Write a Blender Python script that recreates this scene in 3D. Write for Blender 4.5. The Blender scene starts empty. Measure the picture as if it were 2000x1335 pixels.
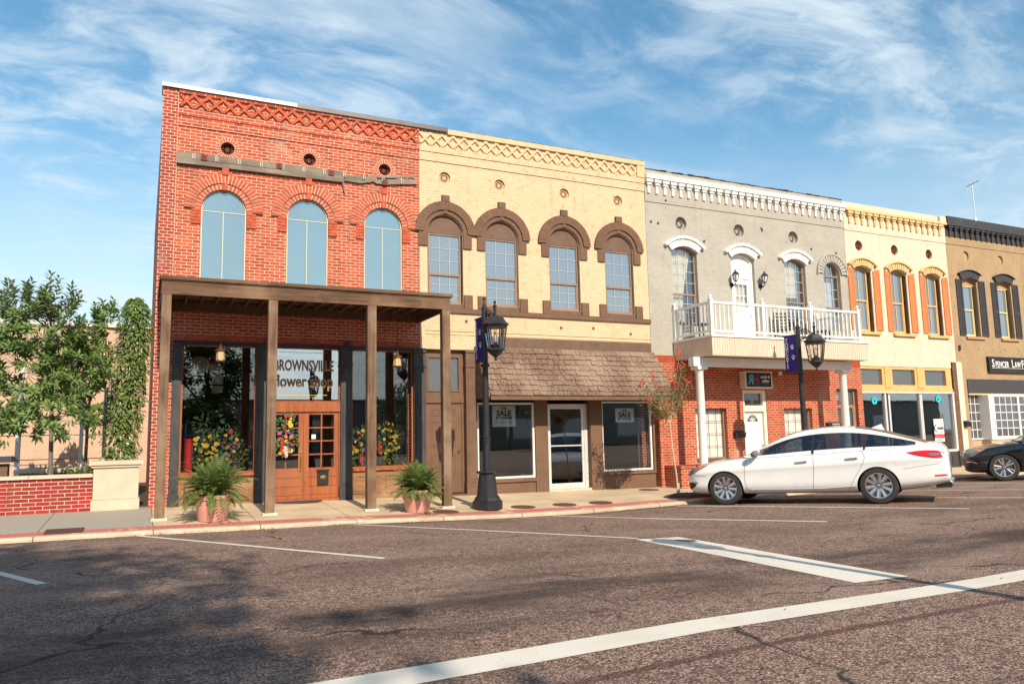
import bpy, bmesh, math, random
from mathutils import Vector, Matrix
from mathutils.geometry import tessellate_polygon
from mathutils.bvhtree import BVHTree
rnd = random.Random(11)
R = math.radians
S = bpy.context.scene
COL = S.collection
PI = math.pi

# ---------------------------------------------------------------- camera
def look_axes(yaw, pitch, roll):
    f = Vector((math.sin(yaw) * math.cos(pitch), math.cos(yaw) * math.cos(pitch), math.sin(pitch)))
    rt = Vector((math.cos(yaw), -math.sin(yaw), 0)); up = rt.cross(f)
    c, s = math.cos(roll), math.sin(roll)
    return rt * c + up * s, up * c - rt * s, f
cam = bpy.data.cameras.new('camera')
camo = bpy.data.objects.new('camera', cam); COL.objects.link(camo)
rt, up, fw = look_axes(R(25.784), R(7.015), R(-1.208))
M = Matrix((rt, up, -fw)).transposed().to_4x4(); M.translation = Vector((0, -17.5, 1.283))
camo.matrix_world = M
cam.lens = 26.94; cam.sensor_width = 36; cam.clip_start = .05; cam.clip_end = 3000
S.camera = camo

# ---------------------------------------------------------------- sky and sun
SUN_AZ, SUN_EL = R(-1.2), R(35.5)
S.view_settings.view_transform = 'Standard'; S.view_settings.look = 'None'
S.view_settings.gamma = 1; S.view_settings.use_curve_mapping = False
S.view_settings.exposure = 0.33
sl = bpy.data.lights.new('sun', 'SUN'); sl.energy = 5.0; sl.angle = R(.5); sl.color = (1, .86, .68)
so = bpy.data.objects.new('sun', sl); COL.objects.link(so)
ld = Vector((-math.sin(SUN_AZ) * math.cos(SUN_EL), math.cos(SUN_AZ) * math.cos(SUN_EL), -math.sin(SUN_EL)))
so.rotation_euler = ld.to_track_quat('-Z', 'Y').to_euler(); so.location = (5, -40, 30)
W = bpy.data.worlds.new('World'); S.world = W; W.use_nodes = True
def wnodes():
    nt = W.node_tree; nt.nodes.clear(); N = nt.nodes.new; L = nt.links.new
    out = N('ShaderNodeOutputWorld'); bg = N('ShaderNodeBackground'); bg.inputs['Strength'].default_value = .094
    sky = N('ShaderNodeTexSky'); sky.sky_type = 'NISHITA'; sky.sun_disc = False
    sky.sun_elevation = SUN_EL; sky.sun_rotation = PI - SUN_AZ; sky.air_density = 1.25; sky.dust_density = .3; sky.ozone_density = 2.2
    hs = N('ShaderNodeHueSaturation'); hs.inputs['Hue'].default_value = .487; hs.inputs['Saturation'].default_value = 1.2; hs.inputs['Value'].default_value = 1.36
    L(sky.outputs[0], hs.inputs['Color'])
    tc = N('ShaderNodeTexCoord'); sp = N('ShaderNodeSeparateXYZ'); L(tc.outputs['Generated'], sp.inputs[0])
    def mth(op, a, b=None):
        n = N('ShaderNodeMath'); n.operation = op
        for i, q in enumerate((a, b)):
            if q is None: continue
            if isinstance(q, (int, float)): n.inputs[i].default_value = q
            else: L(q, n.inputs[i])
        return n.outputs[0]
    zz = mth('ADD', mth('MAXIMUM', sp.outputs[2], 0.0), .16)
    u = mth('DIVIDE', sp.outputs[0], zz); v = mth('DIVIDE', sp.outputs[1], zz)
    cb = N('ShaderNodeCombineXYZ'); L(u, cb.inputs[0]); L(v, cb.inputs[1])
    def layer(rot, sx, sy, sc, det, dist, lo, hi, off):
        mp = N('ShaderNodeMapping'); mp.inputs['Rotation'].default_value = (0, 0, R(rot)); mp.inputs['Scale'].default_value = (sx, sy, 1); mp.inputs['Location'].default_value = off
        L(cb.outputs[0], mp.inputs[0])
        t = N('ShaderNodeTexNoise'); t.inputs['Scale'].default_value = sc; t.inputs['Detail'].default_value = det; t.inputs['Roughness'].default_value = .62; t.inputs['Distortion'].default_value = dist
        L(mp.outputs[0], t.inputs['Vector'])
        r = N('ShaderNodeMapRange'); r.interpolation_type = 'SMOOTHSTEP'; r.inputs[1].default_value = lo; r.inputs[2].default_value = hi
        L(t.outputs[0], r.inputs[0]); return r.outputs[0]
    big = layer(20, 1, 1.4, .60, 4, .3, .36, .62, (3.1, 1.7, 0))
    streak = layer(-28, .9, 1.7, 2.1, 12, .7, .40, .74, (.3, 4.2, 0))
    puff = layer(35, 1, 1.35, 4.6, 12, .45, .38, .72, (7.3, 2.4, 0))
    c1 = mth('MULTIPLY', streak, mth('ADD', mth('MULTIPLY', big, .95), .22))
    c2 = mth('MULTIPLY', puff, mth('ADD', mth('MULTIPLY', big, .85), .10))
    cl = mth('MAXIMUM', c1, c2)
    hz = N('ShaderNodeMapRange'); hz.inputs[1].default_value = .0; hz.inputs[2].default_value = .36; hz.inputs[3].default_value = .92; hz.inputs[4].default_value = 0.0; L(sp.outputs[2], hz.inputs[0])
    fac = mth('MINIMUM', mth('MAXIMUM', mth('MULTIPLY', cl, .88), mth('ADD', hz.outputs[0], mth('MULTIPLY', cl, .4))), .95)
    mx = N('ShaderNodeMix'); mx.data_type = 'RGBA'
    L(fac, mx.inputs['Factor']); L(hs.outputs[0], mx.inputs[6]); mx.inputs[7].default_value = (6.9, 7.9, 8.6, 1)
    L(mx.outputs[2], bg.inputs['Color']); L(bg.outputs[0], out.inputs[0])
wnodes()

# ---------------------------------------------------------------- materials
MATS = {}
class NT:
    def __init__(s, name):
        s.m = bpy.data.materials.new(name); s.m.use_nodes = True; s.nt = s.m.node_tree
        s.b = s.nt.nodes['Principled BSDF']; s.tc = s.N('ShaderNodeTexCoord'); MATS[name] = s.m
    def N(s, t): return s.nt.nodes.new('ShaderNodeTex' + t[3:] if t.startswith('tex') else t)
    def L(s, a, b): s.nt.links.new(a, b)
    def math(s, op, a, b=None, clamp=False):
        n = s.N('ShaderNodeMath'); n.operation = op; n.use_clamp = clamp
        for i, q in enumerate((a, b)):
            if q is None: continue
            if isinstance(q, (int, float)): n.inputs[i].default_value = q
            else: s.L(q, n.inputs[i])
        return n.outputs[0]
    def noise(s, sc, det=4, vec=None, rough=.55, stretch=None, dist=0):
        v = vec or s.tc.outputs['Object']
        if stretch:
            mp = s.N('ShaderNodeMapping'); mp.inputs['Scale'].default_value = stretch; s.L(v, mp.inputs[0]); v = mp.outputs[0]
        n = s.N('ShaderNodeTexNoise'); n.inputs['Scale'].default_value = sc; n.inputs['Detail'].default_value = det; n.inputs['Roughness'].default_value = rough; n.inputs['Distortion'].default_value = dist
        s.L(v, n.inputs['Vector']); return n.outputs[0]
    def ramp(s, x, lo, hi, a=0., b=1.):
        r = s.N('ShaderNodeMapRange'); r.interpolation_type = 'SMOOTHSTEP'
        for i, q in enumerate((lo, hi, a, b)): r.inputs[i + 1].default_value = q
        s.L(x, r.inputs[0]); return r.outputs[0]
    def mix(s, f, a, b):
        n = s.N('ShaderNodeMix'); n.data_type = 'RGBA'
        for k, q in ((0, f), (6, a), (7, b)):
            if isinstance(q, (int, float)): n.inputs[k].default_value = q
            elif isinstance(q, tuple): n.inputs[k].default_value = (*q, 1) if len(q) == 3 else q
            else: s.L(q, n.inputs[k])
        return n.outputs[2]
    def bump(s, h, st, d=.01):
        n = s.N('ShaderNodeBump'); n.inputs['Strength'].default_value = st; n.inputs['Distance'].default_value = d
        s.L(h, n.inputs['Height']); s.L(n.outputs[0], s.b.inputs['Normal'])
    def done(s, col, rough=.7, metal=0., spec=.5):
        if isinstance(col, tuple): s.b.inputs['Base Color'].default_value = (*col, 1)
        else: s.L(col, s.b.inputs['Base Color'])
        if isinstance(rough, (int, float)): s.b.inputs['Roughness'].default_value = rough
        else: s.L(rough, s.b.inputs['Roughness'])
        s.b.inputs['Metallic'].default_value = metal; s.b.inputs['Specular IOR Level'].default_value = spec
        return s.m

def plain(name, c1, c2=None, sc=6, rough=.6, bump=.15, metal=0., spec=.4, stretch=None, bd=.01):
    t = NT(name); c2 = c2 or tuple(q * .72 for q in c1)
    n = t.noise(sc, 6, stretch=stretch); f = t.ramp(n, .3, .7)
    n2 = t.noise(sc * 9, 3, stretch=stretch)
    col = t.mix(t.math('MULTIPLY', f, .8), c1, c2)
    col = t.mix(t.ramp(n2, .5, .8, 0, .35), col, tuple(q * .8 for q in c2))
    if bump: t.bump(n2, bump, bd)
    return t.done(col, rough, metal, spec)

def wallvec(t):
    sp = t.N('ShaderNodeSeparateXYZ'); t.L(t.tc.outputs['Object'], sp.inputs[0])
    cb = t.N('ShaderNodeCombineXYZ'); t.L(t.math('ADD', sp.outputs[0], sp.outputs[1]), cb.inputs[0]); t.L(sp.outputs[2], cb.inputs[1])
    return cb.outputs[0]

def brick(name, c1, c2, mortar, w=.215, h=.0705, m=.0115, dirt=(.12, .05, .03), dirtamt=.35, bump=.6, rough=.85, soft=.25):
    t = NT(name); v = wallvec(t)
    b = t.N('ShaderNodeTexBrick'); b.offset = .5
    for k, q in (('Scale', 1.), ('Mortar Size', m / 2), ('Mortar Smooth', soft), ('Bias', -.05), ('Brick Width', w), ('Row Height', h)): b.inputs[k].default_value = q
    b.inputs['Color1'].default_value = (*c1, 1); b.inputs['Color2'].default_value = (*c2, 1); b.inputs['Mortar'].default_value = (*mortar, 1)
    # edges of real bricks are not ruler straight
    nz = t.N('ShaderNodeTexNoise'); nz.inputs['Scale'].default_value = 9; nz.inputs['Detail'].default_value = 2; t.L(v, nz.inputs['Vector'])
    va = t.N('ShaderNodeVectorMath'); va.operation = 'MULTIPLY_ADD'; t.L(nz.outputs['Color'], va.inputs[0]); va.inputs[1].default_value = (.016, .010, 0); t.L(v, va.inputs[2])
    t.L(va.outputs[0], b.inputs['Vector'])
    n = t.noise(1.7, 7); n2 = t.noise(38, 4)
    col = t.mix(t.ramp(n, .48, .74, 0, dirtamt), b.outputs['Color'], dirt)
    col = t.mix(t.ramp(n2, .35, .75, 0, .3), col, tuple(q * .55 for q in c2))
    ef = t.ramp(t.noise(.85, 6, rough=.65), .54, .70, 0, .34); col = t.mix(ef, col, tuple(min(1, q * 1.02) for q in mortar))
    sk = t.ramp(t.noise(1.5, 5, stretch=(2.8, 2.8, .25)), .56, .76, 0, .45); col = t.mix(sk, col, dirt)
    hgt = t.math('ADD', t.math('SUBTRACT', 1., b.outputs['Fac']), t.math('MULTIPLY', n2, .35))
    t.bump(hgt, bump, .012)
    return t.done(col, rough, 0, .25)

def painted(name, c, chip=None, chipamt=.0, patch=None, w=.215, h=.0705, bump=.45, c2=None):
    t = NT(name); v = wallvec(t)
    b = t.N('ShaderNodeTexBrick'); b.offset = .5
    for k, q in (('Scale', 1.), ('Mortar Size', .006), ('Mortar Smooth', .4), ('Brick Width', w), ('Row Height', h), ('Bias', 0.)): b.inputs[k].default_value = q
    b.inputs['Color1'].default_value = (1, 1, 1, 1); b.inputs['Color2'].default_value = (.72, .72, .72, 1); b.inputs['Mortar'].default_value = (.45, .45, .45, 1)
    nz = t.N('ShaderNodeTexNoise'); nz.inputs['Scale'].default_value = 7; nz.inputs['Detail'].default_value = 3; t.L(v, nz.inputs['Vector'])
    va = t.N('ShaderNodeVectorMath'); va.operation = 'MULTIPLY_ADD'; t.L(nz.outputs['Color'], va.inputs[0]); va.inputs[1].default_value = (.05, .022, 0); t.L(v, va.inputs[2])
    t.L(va.outputs[0], b.inputs['Vector'])
    n = t.noise(1.3, 6); n2 = t.noise(24, 5, stretch=(.35, .35, 1.6)); n3 = t.noise(5.5, 6)
    c2 = c2 or tuple(q * .78 for q in c)
    col = t.mix(t.ramp(n, .35, .72, 0, .55), c, c2)
    mo = t.N('ShaderNodeMix'); mo.data_type = 'RGBA'; mo.blend_type = 'MULTIPLY'; mo.inputs[0].default_value = .26
    t.L(col, mo.inputs[6]); t.L(b.outputs['Color'], mo.inputs[7]); col = mo.outputs[2]
    st = t.ramp(t.noise(1.6, 5, stretch=(3.2, 3.2, .22)), .52, .74, 0, .42); col = t.mix(t.math('MULTIPLY', st, t.ramp(n3, .35, .6)), col, tuple(q * .52 for q in c))
    if chip:
        k = t.math('MULTIPLY', t.ramp(n2, .545, .60), t.ramp(n3, .50, .62))
        col = t.mix(t.math('MULTIPLY', k, chipamt), col, chip)
    hgt = t.math('ADD', t.math('SUBTRACT', 1., b.outputs['Fac']), t.math('MULTIPLY', n2, .8))
    t.bump(hgt, bump, .012)
    return t.done(col, .72, 0, .3)

def wood(name, c1, c2, c3, axis='z', rough=.8, sc=1.):
    t = NT(name); st = {'z': (9, 9, .5), 'x': (.5, 9, 9), 'y': (9, .5, 9)}[axis]
    n = t.noise(2.2 * sc, 7, stretch=st, dist=.6); n2 = t.noise(1.1, 5); n3 = t.noise(11 * sc, 4, stretch=st)
    col = t.mix(t.ramp(n, .3, .7), c1, c2); col = t.mix(t.ramp(n2, .42, .7, 0, .75), col, c3)
    col = t.mix(t.ramp(n3, .58, .72, 0, .6), col, tuple(q * .35 for q in c2))
    t.bump(t.math('ADD', n, t.math('MULTIPLY', n3, .6)), .45, .006)
    return t.done(col, rough, 0, .25)

def leafmat(name, c1, c2, c3, rough=.42, sc=3.):
    t = NT(name); n = t.noise(sc, 3); n2 = t.noise(sc * 7, 2)
    oi = t.N('ShaderNodeNewGeometry')
    col = t.mix(t.ramp(n, .35, .65), c1, c2); col = t.mix(t.ramp(n2, .5, .75, 0, .7), col, c3)
    col = t.mix(t.math('MULTIPLY', oi.outputs['Random Per Island'], .55), col, c3)
    t.done(col, rough, 0, .4)
    tr = t.N('ShaderNodeBsdfTranslucent'); t.L(col, tr.inputs[0]); ms = t.N('ShaderNodeMixShader'); ms.inputs[0].default_value = .36
    o = t.nt.nodes['Material Output']; t.L(t.b.outputs[0], ms.inputs[1]); t.L(tr.outputs[0], ms.inputs[2]); t.L(ms.outputs[0], o.inputs[0])
    return t.m

def clearglass(name, refl=.16, tint=(.92, .95, .95), rough=.0, wav=.0):
    t = NT(name); t.nt.nodes.remove(t.b)
    tr = t.N('ShaderNodeBsdfTransparent'); tr.inputs[0].default_value = (*tint, 1)
    gl = t.N('ShaderNodeBsdfGlossy'); gl.inputs['Roughness'].default_value = rough; gl.inputs[0].default_value = (1, 1, 1, 1)
    lw = t.N('ShaderNodeLayerWeight'); lw.inputs[0].default_value = .25
    f = t.math('ADD', t.math('MULTIPLY', lw.outputs[0], .55), refl, True)
    ms = t.N('ShaderNodeMixShader'); t.L(f, ms.inputs[0]); t.L(tr.outputs[0], ms.inputs[1]); t.L(gl.outputs[0], ms.inputs[2])
    if wav:
        bp = t.N('ShaderNodeBump'); bp.inputs['Strength'].default_value = wav; bp.inputs['Distance'].default_value = .02; t.L(t.noise(1.4, 2), bp.inputs['Height']); t.L(bp.outputs[0], gl.inputs['Normal'])
    t.L(ms.outputs[0], t.nt.nodes['Material Output'].inputs[0]); return t.m

def skyglass(name, base, ior, wav=.03):
    t = NT(name); n = t.noise(.9, 2)
    t.bump(n, wav, .03); t.b.inputs['IOR'].default_value = ior
    c = t.mix(t.ramp(t.noise(.35, 2), .3, .7), base, tuple(q * .88 for q in base))
    return t.done(c, .03, 0, .5)

def lacquer(name, c, rough=.25, metal=0., coat=1., flake=0):
    t = NT(name); t.b.inputs['Coat Weight'].default_value = coat; t.b.inputs['Coat Roughness'].default_value = .03
    n = t.noise(3., 3); return t.done(t.mix(t.ramp(n, .3, .7), c, tuple(q * .94 for q in c)), rough, metal, .5)

m_brick = brick('red_brick', (.56, .115, .052), (.31, .055, .030), (.76, .59, .44), m=.0130, dirt=(.24, .085, .05), dirtamt=.5)
m_brickq = brick('corner_brick', (.42, .07, .040), (.27, .045, .03), (.78, .64, .50), w=.16, dirtamt=.3)
m_brick2 = brick('orange_brick', (.47, .10, .047), (.32, .06, .034), (.70, .50, .33), w=.205, h=.072, dirt=(.16, .05, .03), dirtamt=.3)
m_brick3 = brick('dark_red_brick', (.36, .035, .028), (.24, .026, .026), (.66, .55, .42), w=.24, h=.0745, m=.013, dirtamt=.2)
m_brickb = brick('brown_brick', (.20, .10, .055), (.13, .065, .04), (.22, .13, .08), dirtamt=.2)
m_tanb = brick('tan_brick', (.58, .38, .24), (.47, .30, .19), (.52, .40, .28), w=.22, h=.075, dirt=(.30, .2, .14), dirtamt=.5)
m_vous = plain('voussoir_brick', (.55, .115, .052), (.30, .06, .034), 11, .85, .3)
m_mortar = plain('lime_mortar', (.66, .50, .37), None, 12, .9, .3)
m_yellow = painted('yellow_paint', (.655, .49, .315), (.54, .25, .095), 1., c2=(.60, .44, .27))
m_yellowd = plain('yellow_trim', (.65, .465, .275), (.57, .395, .22), 5, .7, .25)
m_grey = painted('grey_paint', (.415, .39, .335), (.22, .18, .15), .5, c2=(.35, .325, .275))
m_greyd = plain('grey_trim', (.41, .385, .33), (.34, .31, .265), 5, .7, .25)
m_cream = painted('cream_paint', (.69, .58, .45), (.58, .38, .22), .95, c2=(.63, .525, .39))
m_creamd = plain('cream_trim', (.71, .60, .46), (.68, .57, .41), 5, .7, .2)
m_tan = painted('tan_paint', (.41, .285, .16), (.2, .12, .06), .9, c2=(.31, .21, .12))
m_tand = plain('tan_trim', (.44, .29, .145), (.36, .23, .11), 5, .7, .2)
m_brown = plain('brown_paint', (.155, .088, .055), (.115, .064, .04), 5, .6, .3)
m_brownb = painted('brown_painted_brick', (.175, .098, .06), None, 0, c2=(.13, .072, .044))
m_brownd = plain('brown_door_paint', (.165, .088, .05), (.13, .067, .038), 3, .5, .12)
m_ftan = plain('taupe_sash', (.30, .20, .14), (.23, .15, .10), 6, .5, .1)
m_white = plain('white_paint', (.80, .78, .73), (.70, .68, .62), 4, .5, .12)
m_vinyl = plain('white_vinyl', (.80, .79, .76), (.74, .72, .68), 3, .4, .05)
m_ivory = plain('ivory_paint', (.78, .71, .58), (.70, .62, .48), 4, .5, .12)
m_must = plain('mustard_paint', (.68, .42, .16), (.58, .34, .12), 4, .55, .15)
m_mustl = plain('pale_mustard_paint', (.70, .48, .23), (.60, .40, .18), 4, .55, .15)
m_munt = plain('grey_muntin', (.52, .53, .53), (.45, .46, .46), 4, .5, 0)
m_trim = plain('bright_trim', (.72, .73, .75), (.65, .66, .68), 4, .35, 0, .4)
m_gold = plain('straw_sash', (.70, .56, .28), (.60, .46, .22), 5, .5, .1)
m_shut = plain('orange_shutter', (.66, .20, .062), (.56, .16, .05), 4, .5, .12)
m_char = plain('charcoal_paint', (.050, .047, .050), (.035, .033, .036), 5, .55, .2)
m_chard = plain('black_iron_paint', (.022, .022, .026), (.013, .013, .016), 8, .42, .15)
m_blackw = plain('black_pilaster', (.030, .031, .036), (.07, .065, .06), 7, .6, .3, stretch=(1, 1, .3))
m_capw = plain('white_metal_coping', (.72, .71, .69), (.6, .59, .57), 2, .4, .05, .0)
m_capg = plain('grey_metal_coping', (.13, .13, .135), (.09, .09, .095), 3, .45, .05, .4)
m_tar = plain('tar_edge', (.05, .04, .04), None, 4, .9, .4)
m_terra = plain('pink_terracotta', (.66, .36, .29), (.58, .29, .225), 5, .75, .2)
m_soil = plain('soil', (.09, .055, .035), (.05, .03, .02), 20, .95, .6)
m_post = wood('weathered_post', (.19, .115, .07), (.095, .055, .034), (.29, .20, .135), 'z')
m_beam = wood('weathered_beam', (.16, .088, .05), (.075, .042, .026), (.25, .155, .095), 'x')
m_plank = wood('soffit_plank', (.14, .075, .04), (.09, .05, .03), (.18, .10, .055), 'y')
m_old = wood('grey_timber', (.23, .19, .15), (.12, .10, .08), (.32, .27, .215), 'x')
m_wdoor = wood('varnished_door', (.38, .12, .045), (.25, .072, .028), (.31, .115, .06), 'z', .45, .7)
m_wpan = wood('worn_panel', (.30, .155, .075), (.17, .085, .042), (.36, .24, .14), 'x', .7)
m_shake = wood('cedar_shake', (.225, .145, .10), (.11, .072, .052), (.31, .225, .165), 'z', .9)
m_conc = plain('cast_stone', (.60, .50, .38), (.52, .42, .31), 3, .85, .25)
m_rust = plain('rusty_plate', (.20, .055, .032), (.12, .035, .022), 14, .8, .3)
m_cast = plain('rusty_cast_iron', (.115, .05, .04), (.075, .036, .03), 14, .7, .5)
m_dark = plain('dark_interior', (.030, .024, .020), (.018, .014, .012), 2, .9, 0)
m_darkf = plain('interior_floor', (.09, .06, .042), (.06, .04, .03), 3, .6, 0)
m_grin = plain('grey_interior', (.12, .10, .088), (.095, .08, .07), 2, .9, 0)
m_curt = plain('cream_curtain', (.80, .70, .52), (.70, .60, .43), 2, .8, .1, stretch=(6, 1, .3))
m_blind = plain('white_blind', (.76, .74, .68), (.70, .68, .62), 2, .7, .0)
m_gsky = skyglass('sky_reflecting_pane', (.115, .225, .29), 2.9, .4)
m_gsash = skyglass('sash_pane', (.15, .20, .25), 2.7)
m_gdark = skyglass('dim_pane', (.09, .095, .10), 1.9)
m_gshop = clearglass('shop_window_pane', .10, (.88, .91, .90), 0, .02)
m_gtrans = clearglass('transom_pane', .42, (.7, .75, .76))
m_gcurt = clearglass('curtained_pane', .13, (.93, .95, .97), .01, .03)
m_glan = clearglass('lantern_pane', .06, (.97, .96, .94))
m_chrome = plain('chrome', (.78, .78, .80), (.7, .7, .72), 3, .12, 0, 1.)
m_alu = plain('white_aluminium', (.72, .71, .70), (.64, .63, .61), 4, .35, .04, .3)
m_brass = plain('brass', (.70, .46, .14), (.55, .34, .10), 8, .3, .1, 1.)
m_copper = plain('bronze_metal', (.30, .17, .105), (.20, .11, .07), 8, .4, .15, .8)
m_bulb = plain('frosted_bulb', (.85, .83, .78), (.8, .78, .74), 3, .3, 0)
m_amber = plain('seeded_glass', (.62, .47, .27), (.5, .37, .2), 14, .25, .1)
m_paper = plain('white_card', (.78, .78, .75), (.72, .72, .69), 3, .6, 0)
m_ink = plain('black_ink', (.02, .02, .022), None, 5, .5, 0)
m_inkw = plain('white_lettering', (.80, .79, .76), None, 5, .5, 0)
m_inkg = plain('gold_brown_lettering', (.34, .19, .08), (.28, .15, .06), 5, .5, 0)
m_gleaf = plain('gilt_lettering', (.72, .50, .16), None, 5, .4, 0)
m_navy = plain('navy_cloth', (.035, .022, .26), (.026, .016, .20), 5, .8, .2)
m_teal = plain('teal_paint', (.05, .52, .52), None, 5, .5, 0)
m_cyan = plain('cyan_sticker', (.02, .62, .74), None, 5, .5, 0)
m_crim = plain('crimson_paint', (.38, .018, .06), None, 5, .5, 0)
m_redp = plain('red_print', (.62, .03, .03), None, 5, .5, 0)
m_leaf = leafmat('magnolia_leaf', (.10, .21, .045), (.16, .28, .07), (.31, .38, .15))
m_leafs = leafmat('silvery_leaf', (.20, .27, .12), (.13, .21, .07), (.36, .42, .25))
m_vine = leafmat('vine_leaf', (.06, .15, .03), (.10, .20, .04), (.24, .30, .07))
m_fern = leafmat('fern_leaf', (.10, .19, .045), (.16, .24, .06), (.28, .32, .10))
m_myr = leafmat('myrtle_leaf', (.09, .14, .035), (.16, .17, .05), (.24, .15, .06))
m_flf = leafmat('bouquet_leaf', (.05, .13, .05), (.08, .17, .06), (.14, .22, .08))
m_oleaf = leafmat('street_tree_leaf', (.05, .11, .025), (.075, .14, .03), (.11, .16, .04))
m_bark = plain('bark', (.22, .19, .15), (.12, .10, .08), 14, .9, .6, stretch=(1, 1, .25))
m_stem = plain('pale_stem', (.55, .44, .30), (.42, .32, .21), 10, .8, .3)
FLW = {k: plain(k + '_petal', c, None, 8, .6, .1) for k, c in (('yellow', (.80, .52, .035)), ('red', (.66, .02, .022)), ('pink', (.74, .12, .30)), ('purple', (.16, .07, .50)), ('orange', (.72, .26, .05)), ('white', (.78, .72, .62)))}
m_litter = leafmat('dry_leaf', (.36, .14, .05), (.24, .095, .04), (.48, .26, .11), .8, 9)
m_rubber = plain('tyre_rubber', (.030, .027, .026), (.045, .04, .038), 9, .85, .3)
m_alloy = plain('alloy_rim', (.66, .65, .66), (.58, .57, .58), 4, .22, 0, .9)
m_blk = plain('black_plastic', (.014, .014, .015), (.02, .02, .021), 9, .5, .1)
m_carw = lacquer('pearl_white_paint', (.78, .78, .76), .3)
m_carb = lacquer('black_car_paint', (.006, .0065, .010), .18)
def tint(name, c, refl):
    t = NT(name); t.b.inputs['IOR'].default_value = refl; return t.done(c, .03, 0, .5)
m_cglass = clearglass('tinted_car_glass', .10, (.30, .33, .36), .0)
m_seam = plain('panel_gap', (.20, .19, .18), None, 5, .7, 0)
m_gclr = clearglass('clear_pane', .04, (.985, .985, .985), .01)
m_tail = tint('red_lens', (.55, .008, .012), 1.5)
m_headl = tint('clear_lens', (.14, .15, .16), 1.8)
m_ambl = tint('amber_lens', (.78, .15, .02), 1.5)
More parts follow.
